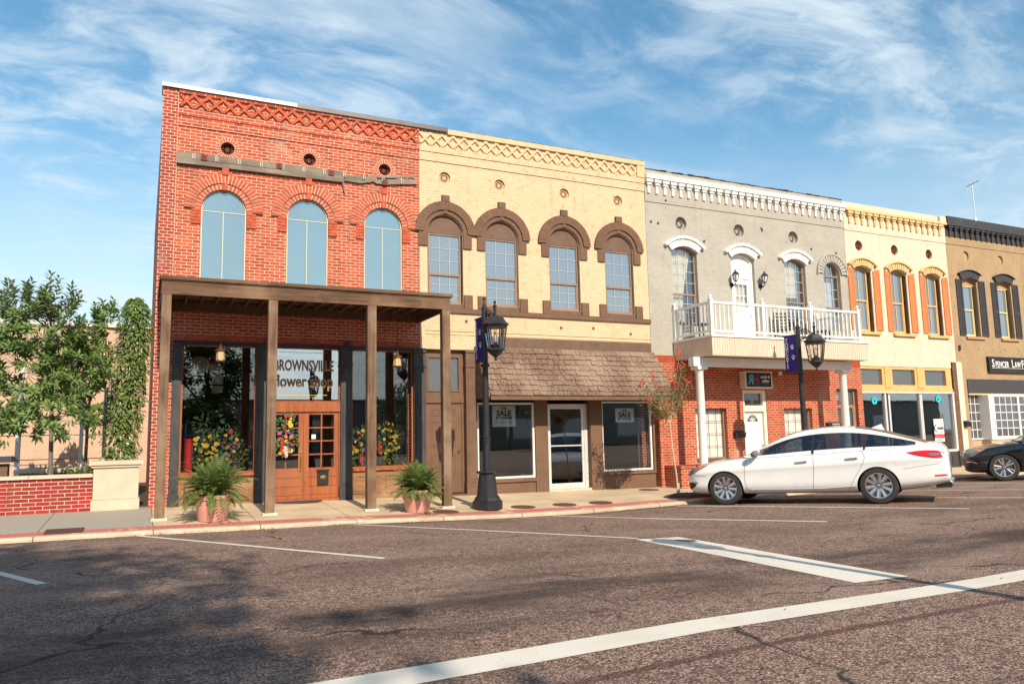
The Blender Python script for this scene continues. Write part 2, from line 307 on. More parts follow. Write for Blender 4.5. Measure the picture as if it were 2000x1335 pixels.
# ---------------------------------------------------------------- mesh helpers
def wmat(o):
    return (wmat(o.parent) @ o.matrix_parent_inverse @ o.matrix_basis) if o.parent else o.matrix_basis
class MB:
    def __init__(s): s.v, s.f, s.m, s.cur = [], [], [], 0
    def add(s, vs, fs):
        k = len(s.v); s.v += [tuple(q) for q in vs]
        for f in fs: s.f.append(tuple(i + k for i in f)); s.m.append(s.cur)
        return s
    def mat(s, i): s.cur = i; return s
    def box(s, x0, x1, y0, y1, z0, z1):
        s.add([(x0, y0, z0), (x1, y0, z0), (x1, y1, z0), (x0, y1, z0), (x0, y0, z1), (x1, y0, z1), (x1, y1, z1), (x0, y1, z1)],
              [(0, 3, 2, 1), (4, 5, 6, 7), (0, 1, 5, 4), (1, 2, 6, 5), (2, 3, 7, 6), (3, 0, 4, 7)]); return s
    def prism(s, poly, y0, y1, holes=()):
        loops = [list(poly)] + [list(h) for h in holes]
        pts = [p for l in loops for p in l]; n = len(pts)
        tris = tessellate_polygon([[Vector((a, b, 0)) for a, b in l] for l in loops])
        vs = [(a, y0, b) for a, b in pts] + [(a, y1, b) for a, b in pts]
        fs = [tuple(t) for t in tris] + [tuple(i + n for i in reversed(t)) for t in tris]
        k = 0
        for l in loops:
            for i in range(len(l)):
                a, b = k + i, k + (i + 1) % len(l); fs.append((a, b, b + n, a + n))
            k += len(l)
        s.add(vs, fs); return s
    def arc(s, cx, cz, r0, r1, a0, a1, y0, y1, n=16):
        # angles measured from straight up, clockwise to +x
        out = [(cx + r1 * math.sin(a0 + (a1 - a0) * i / n), cz + r1 * math.cos(a0 + (a1 - a0) * i / n)) for i in range(n + 1)]
        inn = [(cx + r0 * math.sin(a0 + (a1 - a0) * i / n), cz + r0 * math.cos(a0 + (a1 - a0) * i / n)) for i in range(n, -1, -1)]
        return s.prism(out + inn, y0, y1)
    def bar(s, p0, p1, w, h, upv=(0, 0, 1)):
        p0, p1 = Vector(p0), Vector(p1); d = (p1 - p0).normalized(); a = d.cross(Vector(upv)).normalized(); b = a.cross(d)
        vs = [p + a * (w / 2 * i) + b * (h / 2 * j) for p in (p0, p1) for i, j in ((-1, -1), (1, -1), (1, 1), (-1, 1))]
        s.add(vs, [(0, 3, 2, 1), (4, 5, 6, 7), (0, 1, 5, 4), (1, 2, 6, 5), (2, 3, 7, 6), (3, 0, 4, 7)]); return s
    def tube(s, pts, r, n=8, cap=True):
        pts = [Vector(p) for p in pts]; rs = r if isinstance(r, (list, tuple)) else [r] * len(pts)
        vs, fs = [], []; ref = Vector((.3, .2, 1)) if abs((pts[-1] - pts[0]).normalized().z) < .9 else Vector((1, .2, .1))
        for i, p in enumerate(pts):
            d = (pts[min(i + 1, len(pts) - 1)] - pts[max(i - 1, 0)]).normalized(); a = d.cross(ref).normalized(); b = d.cross(a)
            vs += [p + (a * math.cos(2 * PI * k / n) + b * math.sin(2 * PI * k / n)) * rs[i] for k in range(n)]
        for i in range(len(pts) - 1):
            for k in range(n): fs.append((i * n + k, i * n + (k + 1) % n, (i + 1) * n + (k + 1) % n, (i + 1) * n + k))
        if cap: fs += [tuple(range(n)), tuple(reversed(range((len(pts) - 1) * n, len(pts) * n)))]
        s.add(vs, fs); return s
    def lathe(s, prof, c=(0, 0, 0), n=24, axis='z', rot=0., cap=True):
        vs, fs = [], []
        for r, z in prof:
            for k in range(n):
                a = 2 * PI * k / n + rot; x, y = r * math.cos(a), r * math.sin(a)
                vs.append((c[0] + x, c[1] + y, c[2] + z) if axis == 'z' else (c[0] + x, c[1] + z, c[2] + y))
        for i in range(len(prof) - 1):
            for k in range(n): fs.append((i * n + k, i * n + (k + 1) % n, (i + 1) * n + (k + 1) % n, (i + 1) * n + k))
        if cap and prof[0][0] > 1e-5: fs.append(tuple(reversed(range(n))))
        if cap and prof[-1][0] > 1e-5: fs.append(tuple(range((len(prof) - 1) * n, len(prof) * n)))
        s.add(vs, fs); return s
    def ball(s, c, r, n=8, sq=1.):
        m = max(4, n // 2 + 1); return s.lathe([(max(r * math.sin(PI * i / m), 1e-6), -r * sq * math.cos(PI * i / m)) for i in range(m + 1)], c, n)
    def leaf(s, p, d, l, w, nrm, droop=.2):
        d = Vector(d).normalized(); a = d.cross(Vector(nrm)); a = a.normalized() if a.length > 1e-4 else Vector((1, 0, 0)); u = a.cross(d)
        p = Vector(p); m = p + d * l * .5 + u * l * .06; e = p + d * l - u * l * droop
        s.add([p, m + a * w / 2 - u * w * .12, e, m - a * w / 2 - u * w * .12, m], [(0, 1, 4), (1, 2, 4), (0, 4, 3), (4, 2, 3)]); return s
    def build(s, name, mats, parent=None, smooth=False, local=False, recalc=True):
        me = bpy.data.meshes.new(name); me.from_pydata(s.v, [], s.f)
        for m in (mats if isinstance(mats, (list, tuple)) else [mats]): me.materials.append(m)
        me.polygons.foreach_set('material_index', s.m)
        if recalc:
            b = bmesh.new(); b.from_mesh(me); bmesh.ops.recalc_face_normals(b, faces=b.faces); b.to_mesh(me); b.free()
        if smooth: me.polygons.foreach_set('use_smooth', [True] * len(me.polygons)); me.set_sharp_from_angle(angle=R(38))
        me.update(); o = bpy.data.objects.new(name, me); COL.objects.link(o)
        if parent: put(o, parent, local)
        return o
def put(o, parent, local=False):
    o.parent = parent; o.matrix_parent_inverse = Matrix.Identity(4) if local else wmat(parent).inverted(); return o
def tag(o, label=None, cat=None, group=None, kind=None):
    for k, q in (('label', label), ('category', cat), ('group', group), ('kind', kind)):
        if q: o[k] = q
    return o
def thing(name, label, cat, loc=(0, 0, 0), rz=0, group=None):
    o = bpy.data.objects.new(name, None); COL.objects.link(o); o.location = loc; o.rotation_euler = (0, 0, rz); o.empty_display_size = .2
    o.matrix_basis = Matrix.Translation(loc) @ Matrix.Rotation(rz, 4, 'Z')
    return tag(o, label, cat, group)
def struct(o): o['kind'] = 'structure'; return o
def dup(o, loc=None, rz=None, label=None, parent=None):
    c = o.copy(); COL.objects.link(c)
    if parent: c.parent = parent
    for ch in [q for q in o.children]: dup(ch, parent=c)
    if loc is not None: c.matrix_basis = Matrix.Translation(loc) @ Matrix.Rotation(rz or 0, 4, 'Z')
    if label: c['label'] = label
    return c
def text_mesh(txt, size, mat, name, parent, loc, rot=(PI / 2, 0, 0), align='CENTER', ext=.002, bold=0., sx=1., local=False, shear=0., spacing=1., vertical=False):
    cu = bpy.data.curves.new(name, 'FONT'); cu.body = txt; cu.size = size; cu.align_x = align; cu.align_y = 'CENTER'; cu.extrude = ext; cu.offset = bold; cu.shear = shear; cu.space_character = spacing
    cu.resolution_u = 3; cu.space_line = .8
    o = bpy.data.objects.new(name, cu); COL.objects.link(o); bpy.context.view_layer.update()
    me = bpy.data.meshes.new_from_object(o.evaluated_get(bpy.context.evaluated_depsgraph_get())); bpy.data.objects.remove(o); bpy.data.curves.remove(cu)
    me.materials.clear(); me.materials.append(mat)
    me.transform(Matrix.Translation(loc) @ Matrix.Rotation(rot[2], 4, 'Z') @ Matrix.Rotation(rot[0], 4, 'X') @ Matrix.Diagonal((sx, 1, 1, 1)))
    me.name = name; o = bpy.data.objects.new(name, me); COL.objects.link(o)
    if parent: put(o, parent, local)
    return o
def interp(x, xs, ys):
    if x <= xs[0]: return ys[0]
    for i in range(1, len(xs)):
        if x <= xs[i]:
            t = (x - xs[i - 1]) / (xs[i] - xs[i - 1]); return ys[i - 1] + t * (ys[i] - ys[i - 1])
    return ys[-1]
def archpoly(c, hw, z0, zs, rise, n=14):
    p = [(c - hw, z0), (c + hw, z0)]
    if rise < 1e-4: return p + [(c + hw, zs), (c - hw, zs)]
    Rr = (hw * hw + rise * rise) / (2 * rise); zc = zs + rise - Rr; a = math.asin(min(1, hw / Rr))
    if rise > hw: a = PI - a
    return p + [(c + Rr * math.sin(a - 2 * a * i / n), zc + Rr * math.cos(a - 2 * a * i / n)) for i in range(n + 1)]
def archtop(c, hw, zs, rise, x):
    if rise < 1e-4: return zs
    Rr = (hw * hw + rise * rise) / (2 * rise); return zs + rise - Rr + math.sqrt(max(0, Rr * Rr - (x - c) ** 2))
def rect(x0, x1, z0, z1): return [(x0, z0), (x1, z0), (x1, z1), (x0, z1)]
def circ(cx, cz, r, n=24): return [(cx + r * math.cos(2 * PI * i / n), cz + r * math.sin(2 * PI * i / n)) for i in range(n)]

# ---------------------------------------------------------------- ground, pavement, road
KY = -3.35
BX = [-40, 0, 2.2, 4.5, 12.87, 25.67, 40, 90]; BZ = [.05, 0, -.012, -.058, -.186, -.087, -.02, .1]
CX = [-40, -1.8, 0, 1.7, 3.4, 6.7, 8.6, 10.7, 14, 20.7, 40, 90]; CZ = [.0, -.11, -.125, -.155, -.175, -.27, -.29, -.255, -.215, -.115, .1, .3]
def zb(X): return interp(X, BX, BZ)
def zc(X): return interp(X, CX, CZ)
def zs(X, Y):
    k = min(max(-Y / 3.35, 0), 1.05); return zb(X) * (1 - k) + zc(X) * k
def zr(X, Y): return zc(X) - .065 + interp(KY - Y, [-1, 0, 2.5, 5.5, 10, 30], [-.03, 0, .08, .165, .24, .27])
def sheet(name, xs, ys, zf, mat, lift=0.):
    b = MB(); n = len(ys)
    for x in xs: b.v += [(x, y, zf(x, y) + lift) for y in ys]
    for i in range(len(xs) - 1):
        for j in range(n - 1): b.f.append((i * n + j, (i + 1) * n + j, (i + 1) * n + j + 1, i * n + j + 1)); b.m.append(0)
    return b.build(name, mat, recalc=False, smooth=True)
XS = [-300, -120, -60, -40, -30, -20, -15, -10, -7] + [-5 + .5 * i for i in range(70)] + [30 + 1.5 * i for i in range(20)] + [62, 70, 90, 140, 300]

def asphalt():
    t = NT('asphalt'); v = t.tc.outputs['Object']
    g1 = t.noise(62, 3, rough=.7); g2 = t.noise(15, 5, rough=.72); g3 = t.noise(.9, 6)
    vo = t.N('ShaderNodeTexVoronoi'); vo.inputs['Scale'].default_value = 48; t.L(v, vo.inputs['Vector'])
    base = t.mix(t.ramp(g1, .40, .62), (.060, .036, .028), (.52, .355, .275))
    base = t.mix(t.ramp(vo.outputs['Distance'], .0, .22, .75, 0), base, (.60, .43, .33))
    base = t.mix(t.ramp(g2, .44, .66, 0, .85), base, (.075, .046, .038))
    base = t.mix(t.ramp(g3, .45, .72, 0, .5), base, (.12, .078, .064)); g4 = t.noise(.5, 6, rough=.65, stretch=(.6, 1.4, 1)); base = t.mix(t.ramp(g4, .5, .68, 0, .35), base, (.40, .29, .235))
    vd = t.N('ShaderNodeTexVoronoi'); vd.inputs['Scale'].default_value = .75; t.L(v, vd.inputs['Vector']); drip = t.math('MULTIPLY', t.ramp(vd.outputs['Distance'], .05, .16, 1, 0), t.ramp(t.noise(.45, 2), .5, .6)); base = t.mix(t.math('MULTIPLY', drip, .75), base, (.03, .022, .02))
    sp = t.N('ShaderNodeSeparateXYZ'); t.L(v, sp.inputs[0])
    # oil worn into the wheel tracks of the lane and the gutter line
    wob = t.noise(.35, 3)
    y = t.math('ADD', sp.outputs[1], t.math('MULTIPLY', t.math('SUBTRACT', wob, .5), 2.4))
    y = t.math('SUBTRACT', y, t.math('MULTIPLY', sp.outputs[0], .09))
    def band(c, w):
        d = t.math('ABSOLUTE', t.math('SUBTRACT', y, c)); return t.ramp(d, w * .15, w, 1., 0.)
    blot = t.ramp(t.noise(1.5, 5, stretch=(.30, 1.0, 1), rough=.6), .34, .64)
    stain = t.math('MULTIPLY', t.math('MAXIMUM', band(-11.9, 1.35), t.math('MULTIPLY', band(-9.6, .8), .45)), blot)
    g = t.noise(.8, 4, stretch=(.5, 3, 1)); gut = t.math('MULTIPLY', t.ramp(sp.outputs[1], -4.5, -3.6), t.ramp(g, .5, .66))
    stain = t.math('MAXIMUM', stain, t.math('MULTIPLY', gut, .8))
    base = t.mix(t.math('MULTIPLY', stain, .80), base, (.035, .026, .023))
    lw_ = t.math('ABSOLUTE', t.math('ADD', t.math('SUBTRACT', sp.outputs[1], t.math('MULTIPLY', sp.outputs[0], .0843)), 14.08)); lw_ = t.math('ADD', lw_, t.math('MULTIPLY', t.math('SUBTRACT', t.noise(6, 4), .5), .06))
    base = t.mix(t.math('MULTIPLY', t.ramp(lw_, .02, .06, 1, 0), .7), base, (.085, .035, .03))
    # fine cracks
    vc = t.N('ShaderNodeTexVoronoi'); vc.feature = 'DISTANCE_TO_EDGE'; vc.inputs['Scale'].default_value = .22
    vm = t.N('ShaderNodeVectorMath'); vm.operation = 'MULTIPLY_ADD'; nn = t.N('ShaderNodeTexNoise'); nn.inputs['Scale'].default_value = 1.4; nn.inputs['Detail'].default_value = 6; t.L(v, nn.inputs['Vector'])
    t.L(nn.outputs['Color'], vm.inputs[0]); vm.inputs[1].default_value = (.9, .9, 0); t.L(v, vm.inputs[2]); t.L(vm.outputs[0], vc.inputs['Vector'])
    crack = t.math('MULTIPLY', t.ramp(vc.outputs['Distance'], .002, .0065, 1, 0), t.ramp(t.noise(.5, 2), .46, .56))
    base = t.mix(t.math('MULTIPLY', crack, .85), base, (.02, .015, .013))
    t.bump(t.math('ADD', g1, t.math('MULTIPLY', vo.outputs['Distance'], -1.2)), .75, .012)
    return t.done(base, .85, 0, .22)
def paving():
    t = NT('pavement_concrete'); sp = t.N('ShaderNodeSeparateXYZ'); t.L(t.tc.outputs['Object'], sp.inputs[0])
    n = t.noise(1.2, 7); n2 = t.noise(40, 3); n3 = t.noise(.55, 3)
    c = t.mix(t.ramp(n, .35, .7), (.60, .46, .30), (.47, .36, .235)); c = t.mix(t.ramp(n2, .5, .8, 0, .35), c, (.33, .25, .17)); c = t.mix(t.ramp(n3, .55, .7, 0, .4), c, (.42, .34, .25))
    left = t.ramp(sp.outputs[0], .20, .26); c = t.mix(left, t.mix(t.ramp(n2, .4, .8), (.36, .32, .27), (.27, .24, .20)), c)
    xw = t.math('ADD', sp.outputs[0], t.math('MULTIPLY', t.math('SUBTRACT', t.noise(2.5, 3), .5), .03))
    f = t.math('ABSOLUTE', t.math('SUBTRACT', t.math('FRACT', t.math('DIVIDE', t.math('SUBTRACT', xw, .23), 1.69)), .5))
    j = t.ramp(f, .4935, .497)
    fy = t.math('ABSOLUTE', t.math('ADD', sp.outputs[1], 1.42)); j2 = t.math('MULTIPLY', t.ramp(fy, .006, .012, 1, 0), left)
    j = t.math('MAXIMUM', j, t.math('MULTIPLY', j2, .6))
    c = t.mix(t.math('MULTIPLY', j, .8), c, (.10, .07, .05)); t.bump(t.math('SUBTRACT', n2, t.math('MULTIPLY', j, 3)), .3, .01)
    return t.done(c, .85, 0, .25)
def redstrip():
    t = NT('red_paver'); sp = t.N('ShaderNodeSeparateXYZ'); t.L(t.tc.outputs['Object'], sp.inputs[0])
    f = t.math('FRACT', t.math('DIVIDE', sp.outputs[0], .105)); j = t.ramp(t.math('ABSOLUTE', t.math('SUBTRACT', f, .5)), .42, .47)
    n = t.noise(1.1, 5); n2 = t.noise(30, 3); c = t.mix(t.ramp(n2, .35, .7), (.50, .16, .125), (.38, .12, .10))
    worn = t.math('MULTIPLY', t.ramp(n, .54, .62), t.ramp(t.noise(6, 4), .42, .55)); c = t.mix(t.math('MULTIPLY', worn, .7), c, (.66, .50, .40))
    c = t.mix(t.math('MULTIPLY', j, .35), c, (.60, .36, .28)); return t.done(c, .85, 0, .2)
def paint_line():
    t = NT('road_paint'); n = t.noise(9, 6, rough=.7); n2 = t.noise(60, 3, rough=.7); n3 = t.noise(1.6, 5)
    c = t.mix(t.ramp(n3, .4, .7, 0, .4), (.66, .62, .54), (.52, .47, .40)); w = t.math('MULTIPLY', t.ramp(n2, .60, .70), t.ramp(n, .38, .62))
    c = t.mix(t.math('MULTIPLY', w, .8), c, (.26, .20, .17)); t.bump(n2, .3, .006); return t.done(c, .8, 0, .25)
m_asph, m_pave, m_red, m_line = asphalt(), paving(), redstrip(), paint_line()
def kerbmat():
    t = NT('kerb_concrete'); sp = t.N('ShaderNodeSeparateXYZ'); t.L(t.tc.outputs['Object'], sp.inputs[0]); n = t.noise(2.2, 7); n2 = t.noise(30, 4)
    c = t.mix(t.ramp(n, .35, .7), (.62, .50, .36), (.43, .33, .23)); c = t.mix(t.ramp(n2, .5, .8, 0, .5), c, (.30, .22, .15))
    f = t.math('ABSOLUTE', t.math('SUBTRACT', t.math('FRACT', t.math('DIVIDE', t.math('SUBTRACT', sp.outputs[0], .23), 1.69)), .5)); c = t.mix(t.ramp(f, .492, .496, 0, .8), c, (.10, .07, .05))
    t.bump(n2, .4, .01); return t.done(c, .85, 0, .25)
m_kerb = kerbmat()
struct(sheet('road', XS, [-300, -90, -45, -32, -26, -22, -19, -17, -15.5, -14.2, -13.35, -12, -10.5, -8.85, -7, -5.85, -4.6, -3.9, -3.352], zr, m_asph))
struct(sheet('sidewalk', XS, [-2.76, -2.0, -1, 0, .4], lambda x, y: zs(x, min(y, 0)), m_pave))
struct(sheet('red_paver_strip', XS, [-3.20, -2.98, -2.76], zs, m_red, .001))
b = MB(); n = 5
for x in XS:
    z = zc(x); b.v += [(x, -3.20, zs(x, -3.20)), (x, -3.30, z + .004), (x, -3.335, z - .006), (x, -3.35, z - .03), (x, -3.35, z - .25)]
for i in range(len(XS) - 1):
    for j in range(n - 1): b.f.append((i * n + j, i * n + j + 1, (i + 1) * n + j + 1, (i + 1) * n + j)); b.m.append(0)
struct(b.build('kerb', m_kerb, recalc=False))
struct(sheet('ground', XS, [.4, 6, 20, 60, 300], lambda x, y: zb(x) - .012, m_soil))
def marking(name, quad, lift=.004):
    (x0, y0), (x1, y1), (x2, y2), (x3, y3) = quad; b = MB(); nu, nv = 16, 3
    for i in range(nu + 1):
        for j in range(nv + 1):
            u, v = i / nu, j / nv
            x = (x0 * (1 - u) + x1 * u) * (1 - v) + (x3 * (1 - u) + x2 * u) * v; y = (y0 * (1 - u) + y1 * u) * (1 - v) + (y3 * (1 - u) + y2 * u) * v
            b.v.append((x, y, zr(x, y) + lift))
    for i in range(nu):
        for j in range(nv):
            k = i * (nv + 1) + j; b.f.append((k, k + nv + 1, k + nv + 2, k + 1)); b.m.append(0)
    return struct(b.build(name, m_line, recalc=False))
def pline(x0, y0, x1, y1, w=.10):
    d = Vector((x1 - x0, y1 - y0)).normalized(); a = Vector((-d.y, d.x)) * w / 2
    marking('parking_line', [(x0 - a.x, y0 - a.y), (x1 - a.x, y1 - a.y), (x1 + a.x, y1 + a.y), (x0 + a.x, y0 + a.y)])
pline(-2.9, -3.75, -.81, -8.75); pline(.02, -3.45, 2.55, -8.77); pline(3.55, -3.5, 6.32, -8.33); pline(7.62, -3.5, 9.97, -8.35)
pline(10.7, -3.5, 13.02, -8.69); pline(13.35, -3.5, 15.56, -8.1, .09); pline(15.7, -3.5, 17.59, -6.89, .09); pline(18.6, -3.5, 20.6, -7.2, .09); pline(22, -3.5, 24, -7.2, .09)
marking('stop_line', [(5.81, -12.44), (6.58, -12.39), (6.92, -8.47), (6.21, -8.44)])
marking('lane_line', [(-1.6, -13.80), (9.9, -12.83), (9.9, -12.52), (-1.6, -13.50)])
b = MB()
for k in range(1000):
    if k < 640:
        x = rnd.uniform(-5, 24); y = -3.37 - abs(rnd.gauss(0, .13)); 
        if math.sin(x * 1.7) + math.sin(x * .63 + 1) < .1 or math.sin(x * 4.3) < -.2: continue
    else: x, y = rnd.uniform(-3, 16), rnd.uniform(-14, -3.5)
    z = zr(x, y) + .006; a = rnd.uniform(0, 6.28); l = rnd.uniform(.025, .07) if k < 640 else rnd.uniform(.02, .045)
    b.leaf((x, y, z), (math.cos(a), math.sin(a), rnd.uniform(0, .35)), l, l * .55, (rnd.uniform(-.3, .3), rnd.uniform(-.3, .3), 1), rnd.uniform(-.1, .3))
tag(b.build('leaf_litter', m_litter, recalc=False), 'dry orange leaves blown along the kerb and over the road', 'leaf litter', kind='stuff')
# ---------------------------------------------------------------- the row of shops: helpers
GB = 'row of two storey shop buildings'
def body(root, x0, x1, top, mat, y0=.25, depth=13., low=-.6, roofz=None):
    b = MB(); rz = roofz or top - .5
    b.box(x0, x0 + .25, y0, depth, low, top).box(x1 - .25, x1, y0, depth, low, top).box(x0 + .25, x1 - .25, depth - .25, depth, low, top)
    b.build('side_wall', mat, root)
    MB().box(x0 + .25, x1 - .25, y0 + .0, depth - .25, rz - .2, rz).build('roof', m_tar, root)
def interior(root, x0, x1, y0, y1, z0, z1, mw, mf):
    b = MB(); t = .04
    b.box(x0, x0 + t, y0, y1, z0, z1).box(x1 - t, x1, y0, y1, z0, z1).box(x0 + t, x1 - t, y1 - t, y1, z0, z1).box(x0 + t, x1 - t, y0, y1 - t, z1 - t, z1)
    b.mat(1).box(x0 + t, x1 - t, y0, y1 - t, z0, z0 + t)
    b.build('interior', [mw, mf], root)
def window(root, c, hw, z0, zs_, rise, y, fw, mf, mp, vb=(), hb=(), bw=.018, mid=None, pane_y=.035, name='window', d=.06, curtain=None, vb_top=None, box=False):
    outer = archpoly(c, hw, z0, zs_, rise); inner = archpoly(c, hw - fw, z0 + fw, zs_, max(0, rise - fw) if rise > 0 else 0)
    if rise <= 0: inner = rect(c - hw + fw, c + hw - fw, z0 + fw, zs_ - fw)
    b = MB().prism(outer, y, y + d, [inner])
    if mid: b.box(c - hw + fw, c + hw - fw, y - .012, y + d * .6, mid - .028, mid + .028)
    if box: b.box(c - hw + fw, c - hw + fw + .035, y + .012, y + d + .01, z0 + fw, mid).box(c + hw - fw - .035, c + hw - fw, y + .012, y + d + .01, z0 + fw, mid).box(c - hw + fw + .035, c + hw - fw - .035, y + .012, y + d + .01, z0 + fw, z0 + fw + .05)
    w = b.build(name, mf, root)
    if vb or hb:
        b = MB(); yy = y + pane_y - .016
        for x in vb:
            t = archtop(c, hw - fw, zs_, max(0, rise - fw), x) - (fw if rise <= 0 else 0)
            t = min(t, vb_top) if vb_top else t
            b.box(x - bw / 2, x + bw / 2, yy, yy + .012, z0 + fw, t)
        for z in hb: b.box(c - hw + fw, c + hw - fw, yy + .002, yy + .0135, z - bw / 2, z + bw / 2)
        b.build('glazing_bar', m_munt if mf is m_ftan else mf, w)
    MB().prism(inner, y + pane_y, y + pane_y + .006).build('pane', mp, w)
    return w
def vent(root, c, z, r, mg, md=None, y=.0, ring=None, deep=.09, blind=False):
    if ring:
        b = MB(); n = 22
        b.mat(1).arc(c, z, r + .002, r + .105, 0, 2 * PI - .001, y - .006, y + .02, 28); b.mat(0)
        for k in range(n): b.arc(c, z, r + .008, r + .098, 2 * PI * (k + .16) / n, 2 * PI * (k + .84) / n, y - .010, y + .01, 1)
        b.build('vent_brick_ring', ring, root)
    if blind: return MB().prism(circ(c, z, r + .01), y + deep, y + deep + .02).build('blind_roundel', mg, root)
    b = MB(); yy = y + deep
    b.prism(circ(c, z, r - .002), yy, yy + .03, [circ(c, z, r * .82)]).prism(circ(c, z, r * .2, 10), yy, yy + .03)
    for k in range(8):
        a = 2 * PI * k / 8
        b.prism(circ(c + r * .52 * math.sin(a), z + r * .52 * math.cos(a), r * .27, 10), yy + .004, yy + .026, [circ(c + r * .52 * math.sin(a), z + r * .52 * math.cos(a), r * .16, 8)])
    v = b.build('vent_grille', mg, root); MB().prism(circ(c, z, r + .03, 20), yy + .035, yy + .05).build('vent_back', md or m_dark, v); return v
def voussoirs(b, c, z, r0, r1, a0, a1, n, y0, y1, gap=.14):
    for k in range(n):
        t0, t1 = a0 + (a1 - a0) * (k + gap / 2) / n, a0 + (a1 - a0) * (k + 1 - gap / 2) / n; j = .003 * ((k * 7) % 3)
        b.arc(c, z, r0, r1, t0, t1, y0 - j, y1, 2)
def dentils(root, x0, x1, step, z, ms, mw, y=-.0, bandz=None, bandm=None, prof=None):
    b = MB(); x = x0
    while x < x1:
        b.box(x - step * .40, x + step * .40, y - .115, y, z - .035, z + .035).box(x - .075, x + .075, y - .082, y, z - .105, z - .035).box(x - .042, x + .042, y - .05, y, z - .345, z - .105); x += step
    b.build('bracket_row', ms, root)

# ---------------------------------------------------------------- 1 red brick flower shop
r1 = thing('shop_building', 'red brick shop building with three tall arched upper windows and a timber porch', 'building', (3, 0, 0), 0, GB)
m_strw = plain('pale_straw_frame', (.68, .60, .42), (.60, .52, .36), 5, .5, .1)
holes = [archpoly(c, .468, 4.40, 6.345, .468) for c in (1.475, 3.29, 5.078)] + [circ(c, 7.775, .148) for c in (1.515, 3.315, 5.112)]
MB().prism([(.19, -.5), (.53, -.5), (.53, 3.44), (5.985, 3.44), (5.985, 8.985), (.19, 8.985)], 0, .25, holes).build('front_wall', m_brick, r1)
body(r1, .19, 5.985, 8.985, m_brickq)
MB().box(.17, .475, -.035, 0, -.5, 8.96).build('corner_strip', m_brickq, r1)
MB().box(.475, .487, -.012, 0, 3.5, 8.93).build('mortar_seam', m_mortar, r1)
b = MB(); b.box(.487, 5.985, -.022, 0, 8.155, 8.392).box(.487, 5.985, -.042, 0, 8.392, 8.545).box(.487, 5.985, -.012, 0, 8.545, 8.985); b.build('corbel_course', m_brick, r1)
def lattice(root, x0, x1, z0, z1, y, ms, step=.302, w=.058, d=.045):
    b = MB(); h = z1 - z0; k = 0; x = x0 - h
    while x < x1:
        for s, yy in ((1, 0), (-1, .004)):
            a0, a1 = (x, x + h * .98) if s > 0 else (x + h * .98, x)
            t0, t1 = 0., 1.
            lo, hi = x0 + .02, x1 - .02
            if a0 != a1:
                ta, tb = sorted(((lo - a0) / (a1 - a0), (hi - a0) / (a1 - a0))); t0, t1 = max(t0, ta), min(t1, tb)
            if t1 - t0 > .12:
                p, q = (a0 + (a1 - a0) * t0, z0 + h * t0), (a0 + (a1 - a0) * t1, z0 + h * t1)
                b.bar((p[0], y - d / 2 + yy, p[1]), (q[0], y - d / 2 + yy, q[1]), d - yy, w, (0, -1, 0)) if 0 else b.bar((p[0], y - d / 2 + yy, p[1]), (q[0], y - d / 2 + yy, q[1]), w, d, (0, 1, 0))
        x += step
    return b.build('diamond_frieze', ms, root)
lattice(r1, .50, 5.98, 8.565, 8.875, -.012, m_vous)
MB().box(.487, 5.985, -.055, -.012, 8.885, 8.985).build('cap_course', m_brick, r1)
b = MB(); b.box(.15, 3.0, -.10, .5, 8.99, 9.05).box(.15, 3.0, -.10, -.08, 8.965, 8.99); b.mat(1).box(3.0, 6.73, -.095, .5, 8.988, 9.062).box(3.0, 6.73, -.095, -.078, 8.952, 8.988); b.build('coping', [m_capw, m_capg], r1)
for c in (1.475, 3.29, 5.078):
    window(r1, c, .466, 4.40, 6.345, .466, .035, .022, m_strw, m_gsky, (c - .01,), (6.315,), .014, None, .03, vb_top=6.315)
    b = MB(); b.mat(1).arc(c, 6.345, .605, .815, -PI / 2, PI / 2, -.056, 0, 30).mat(0); voussoirs(b, c, 6.345, .608, .82, -PI / 2, PI / 2, 30, -.062, -.01, .26)
    for s in (-1, 1): pass
    b.build('arch_hood', [m_vous, m_mortar], r1)
    b = MB(); b.mat(1).arc(c, 6.345, .47, .60, -PI / 2, PI / 2, -.029, 0, 26).mat(0); voussoirs(b, c, 6.345, .472, .598, -PI / 2, PI / 2, 20, -.033, -.006, .26)
    for s in (-1, 1):
        for k in range(5): b.box(*sorted((c + s * .47, c + s * .672)), -.035, 0, 6.0 + k * .0705, 6.062 + k * .0705)
    b.build('inner_arch', [m_vous, m_mortar], r1)
    MB().box(c - .07, c + .07, -.085, -.062, 7.14, 7.29).box(c - .14, c + .14, -.062, 0, 7.165, 7.225).build('keystone', m_vous, r1); MB().box(c - .055, c + .055, -.06, -.0, 6.80, 6.96).build('keystone', m_vous, r1)
for c in (1.515, 3.315, 5.112): vent(r1, c, 7.775, .146, m_rust, m_dark, 0, [m_vous, m_mortar])
b = MB(); b.prism([(.48, 7.285), (4.11, 7.31), (4.105, 7.575), (.48, 7.535)], -.085, -.005); b.prism([(.95, 7.40), (2.6, 7.42), (2.6, 7.445), (.95, 7.425)], -.095, -.086)
b.build('weathered_beam', m_old, r1)
b = MB(); b.prism([(4.12, 7.355), (4.5, 7.345), (4.75, 7.40), (4.8, 7.435), (4.9, 7.385), (5.2, 7.40), (5.92, 7.50), (5.92, 7.615), (5.5, 7.58), (4.12, 7.50)], -.06, -.005); b.prism([(4.9, 7.52), (5.3, 7.565), (5.88, 7.67), (5.88, 7.70), (5.2, 7.60), (4.9, 7.56)], -.10, -.061); b.prism([(4.06, 7.31), (4.10, 7.31), (4.13, 7.02), (4.10, 7.12)], -.07, -.01)
b.build('broken_batten', m_old, r1)
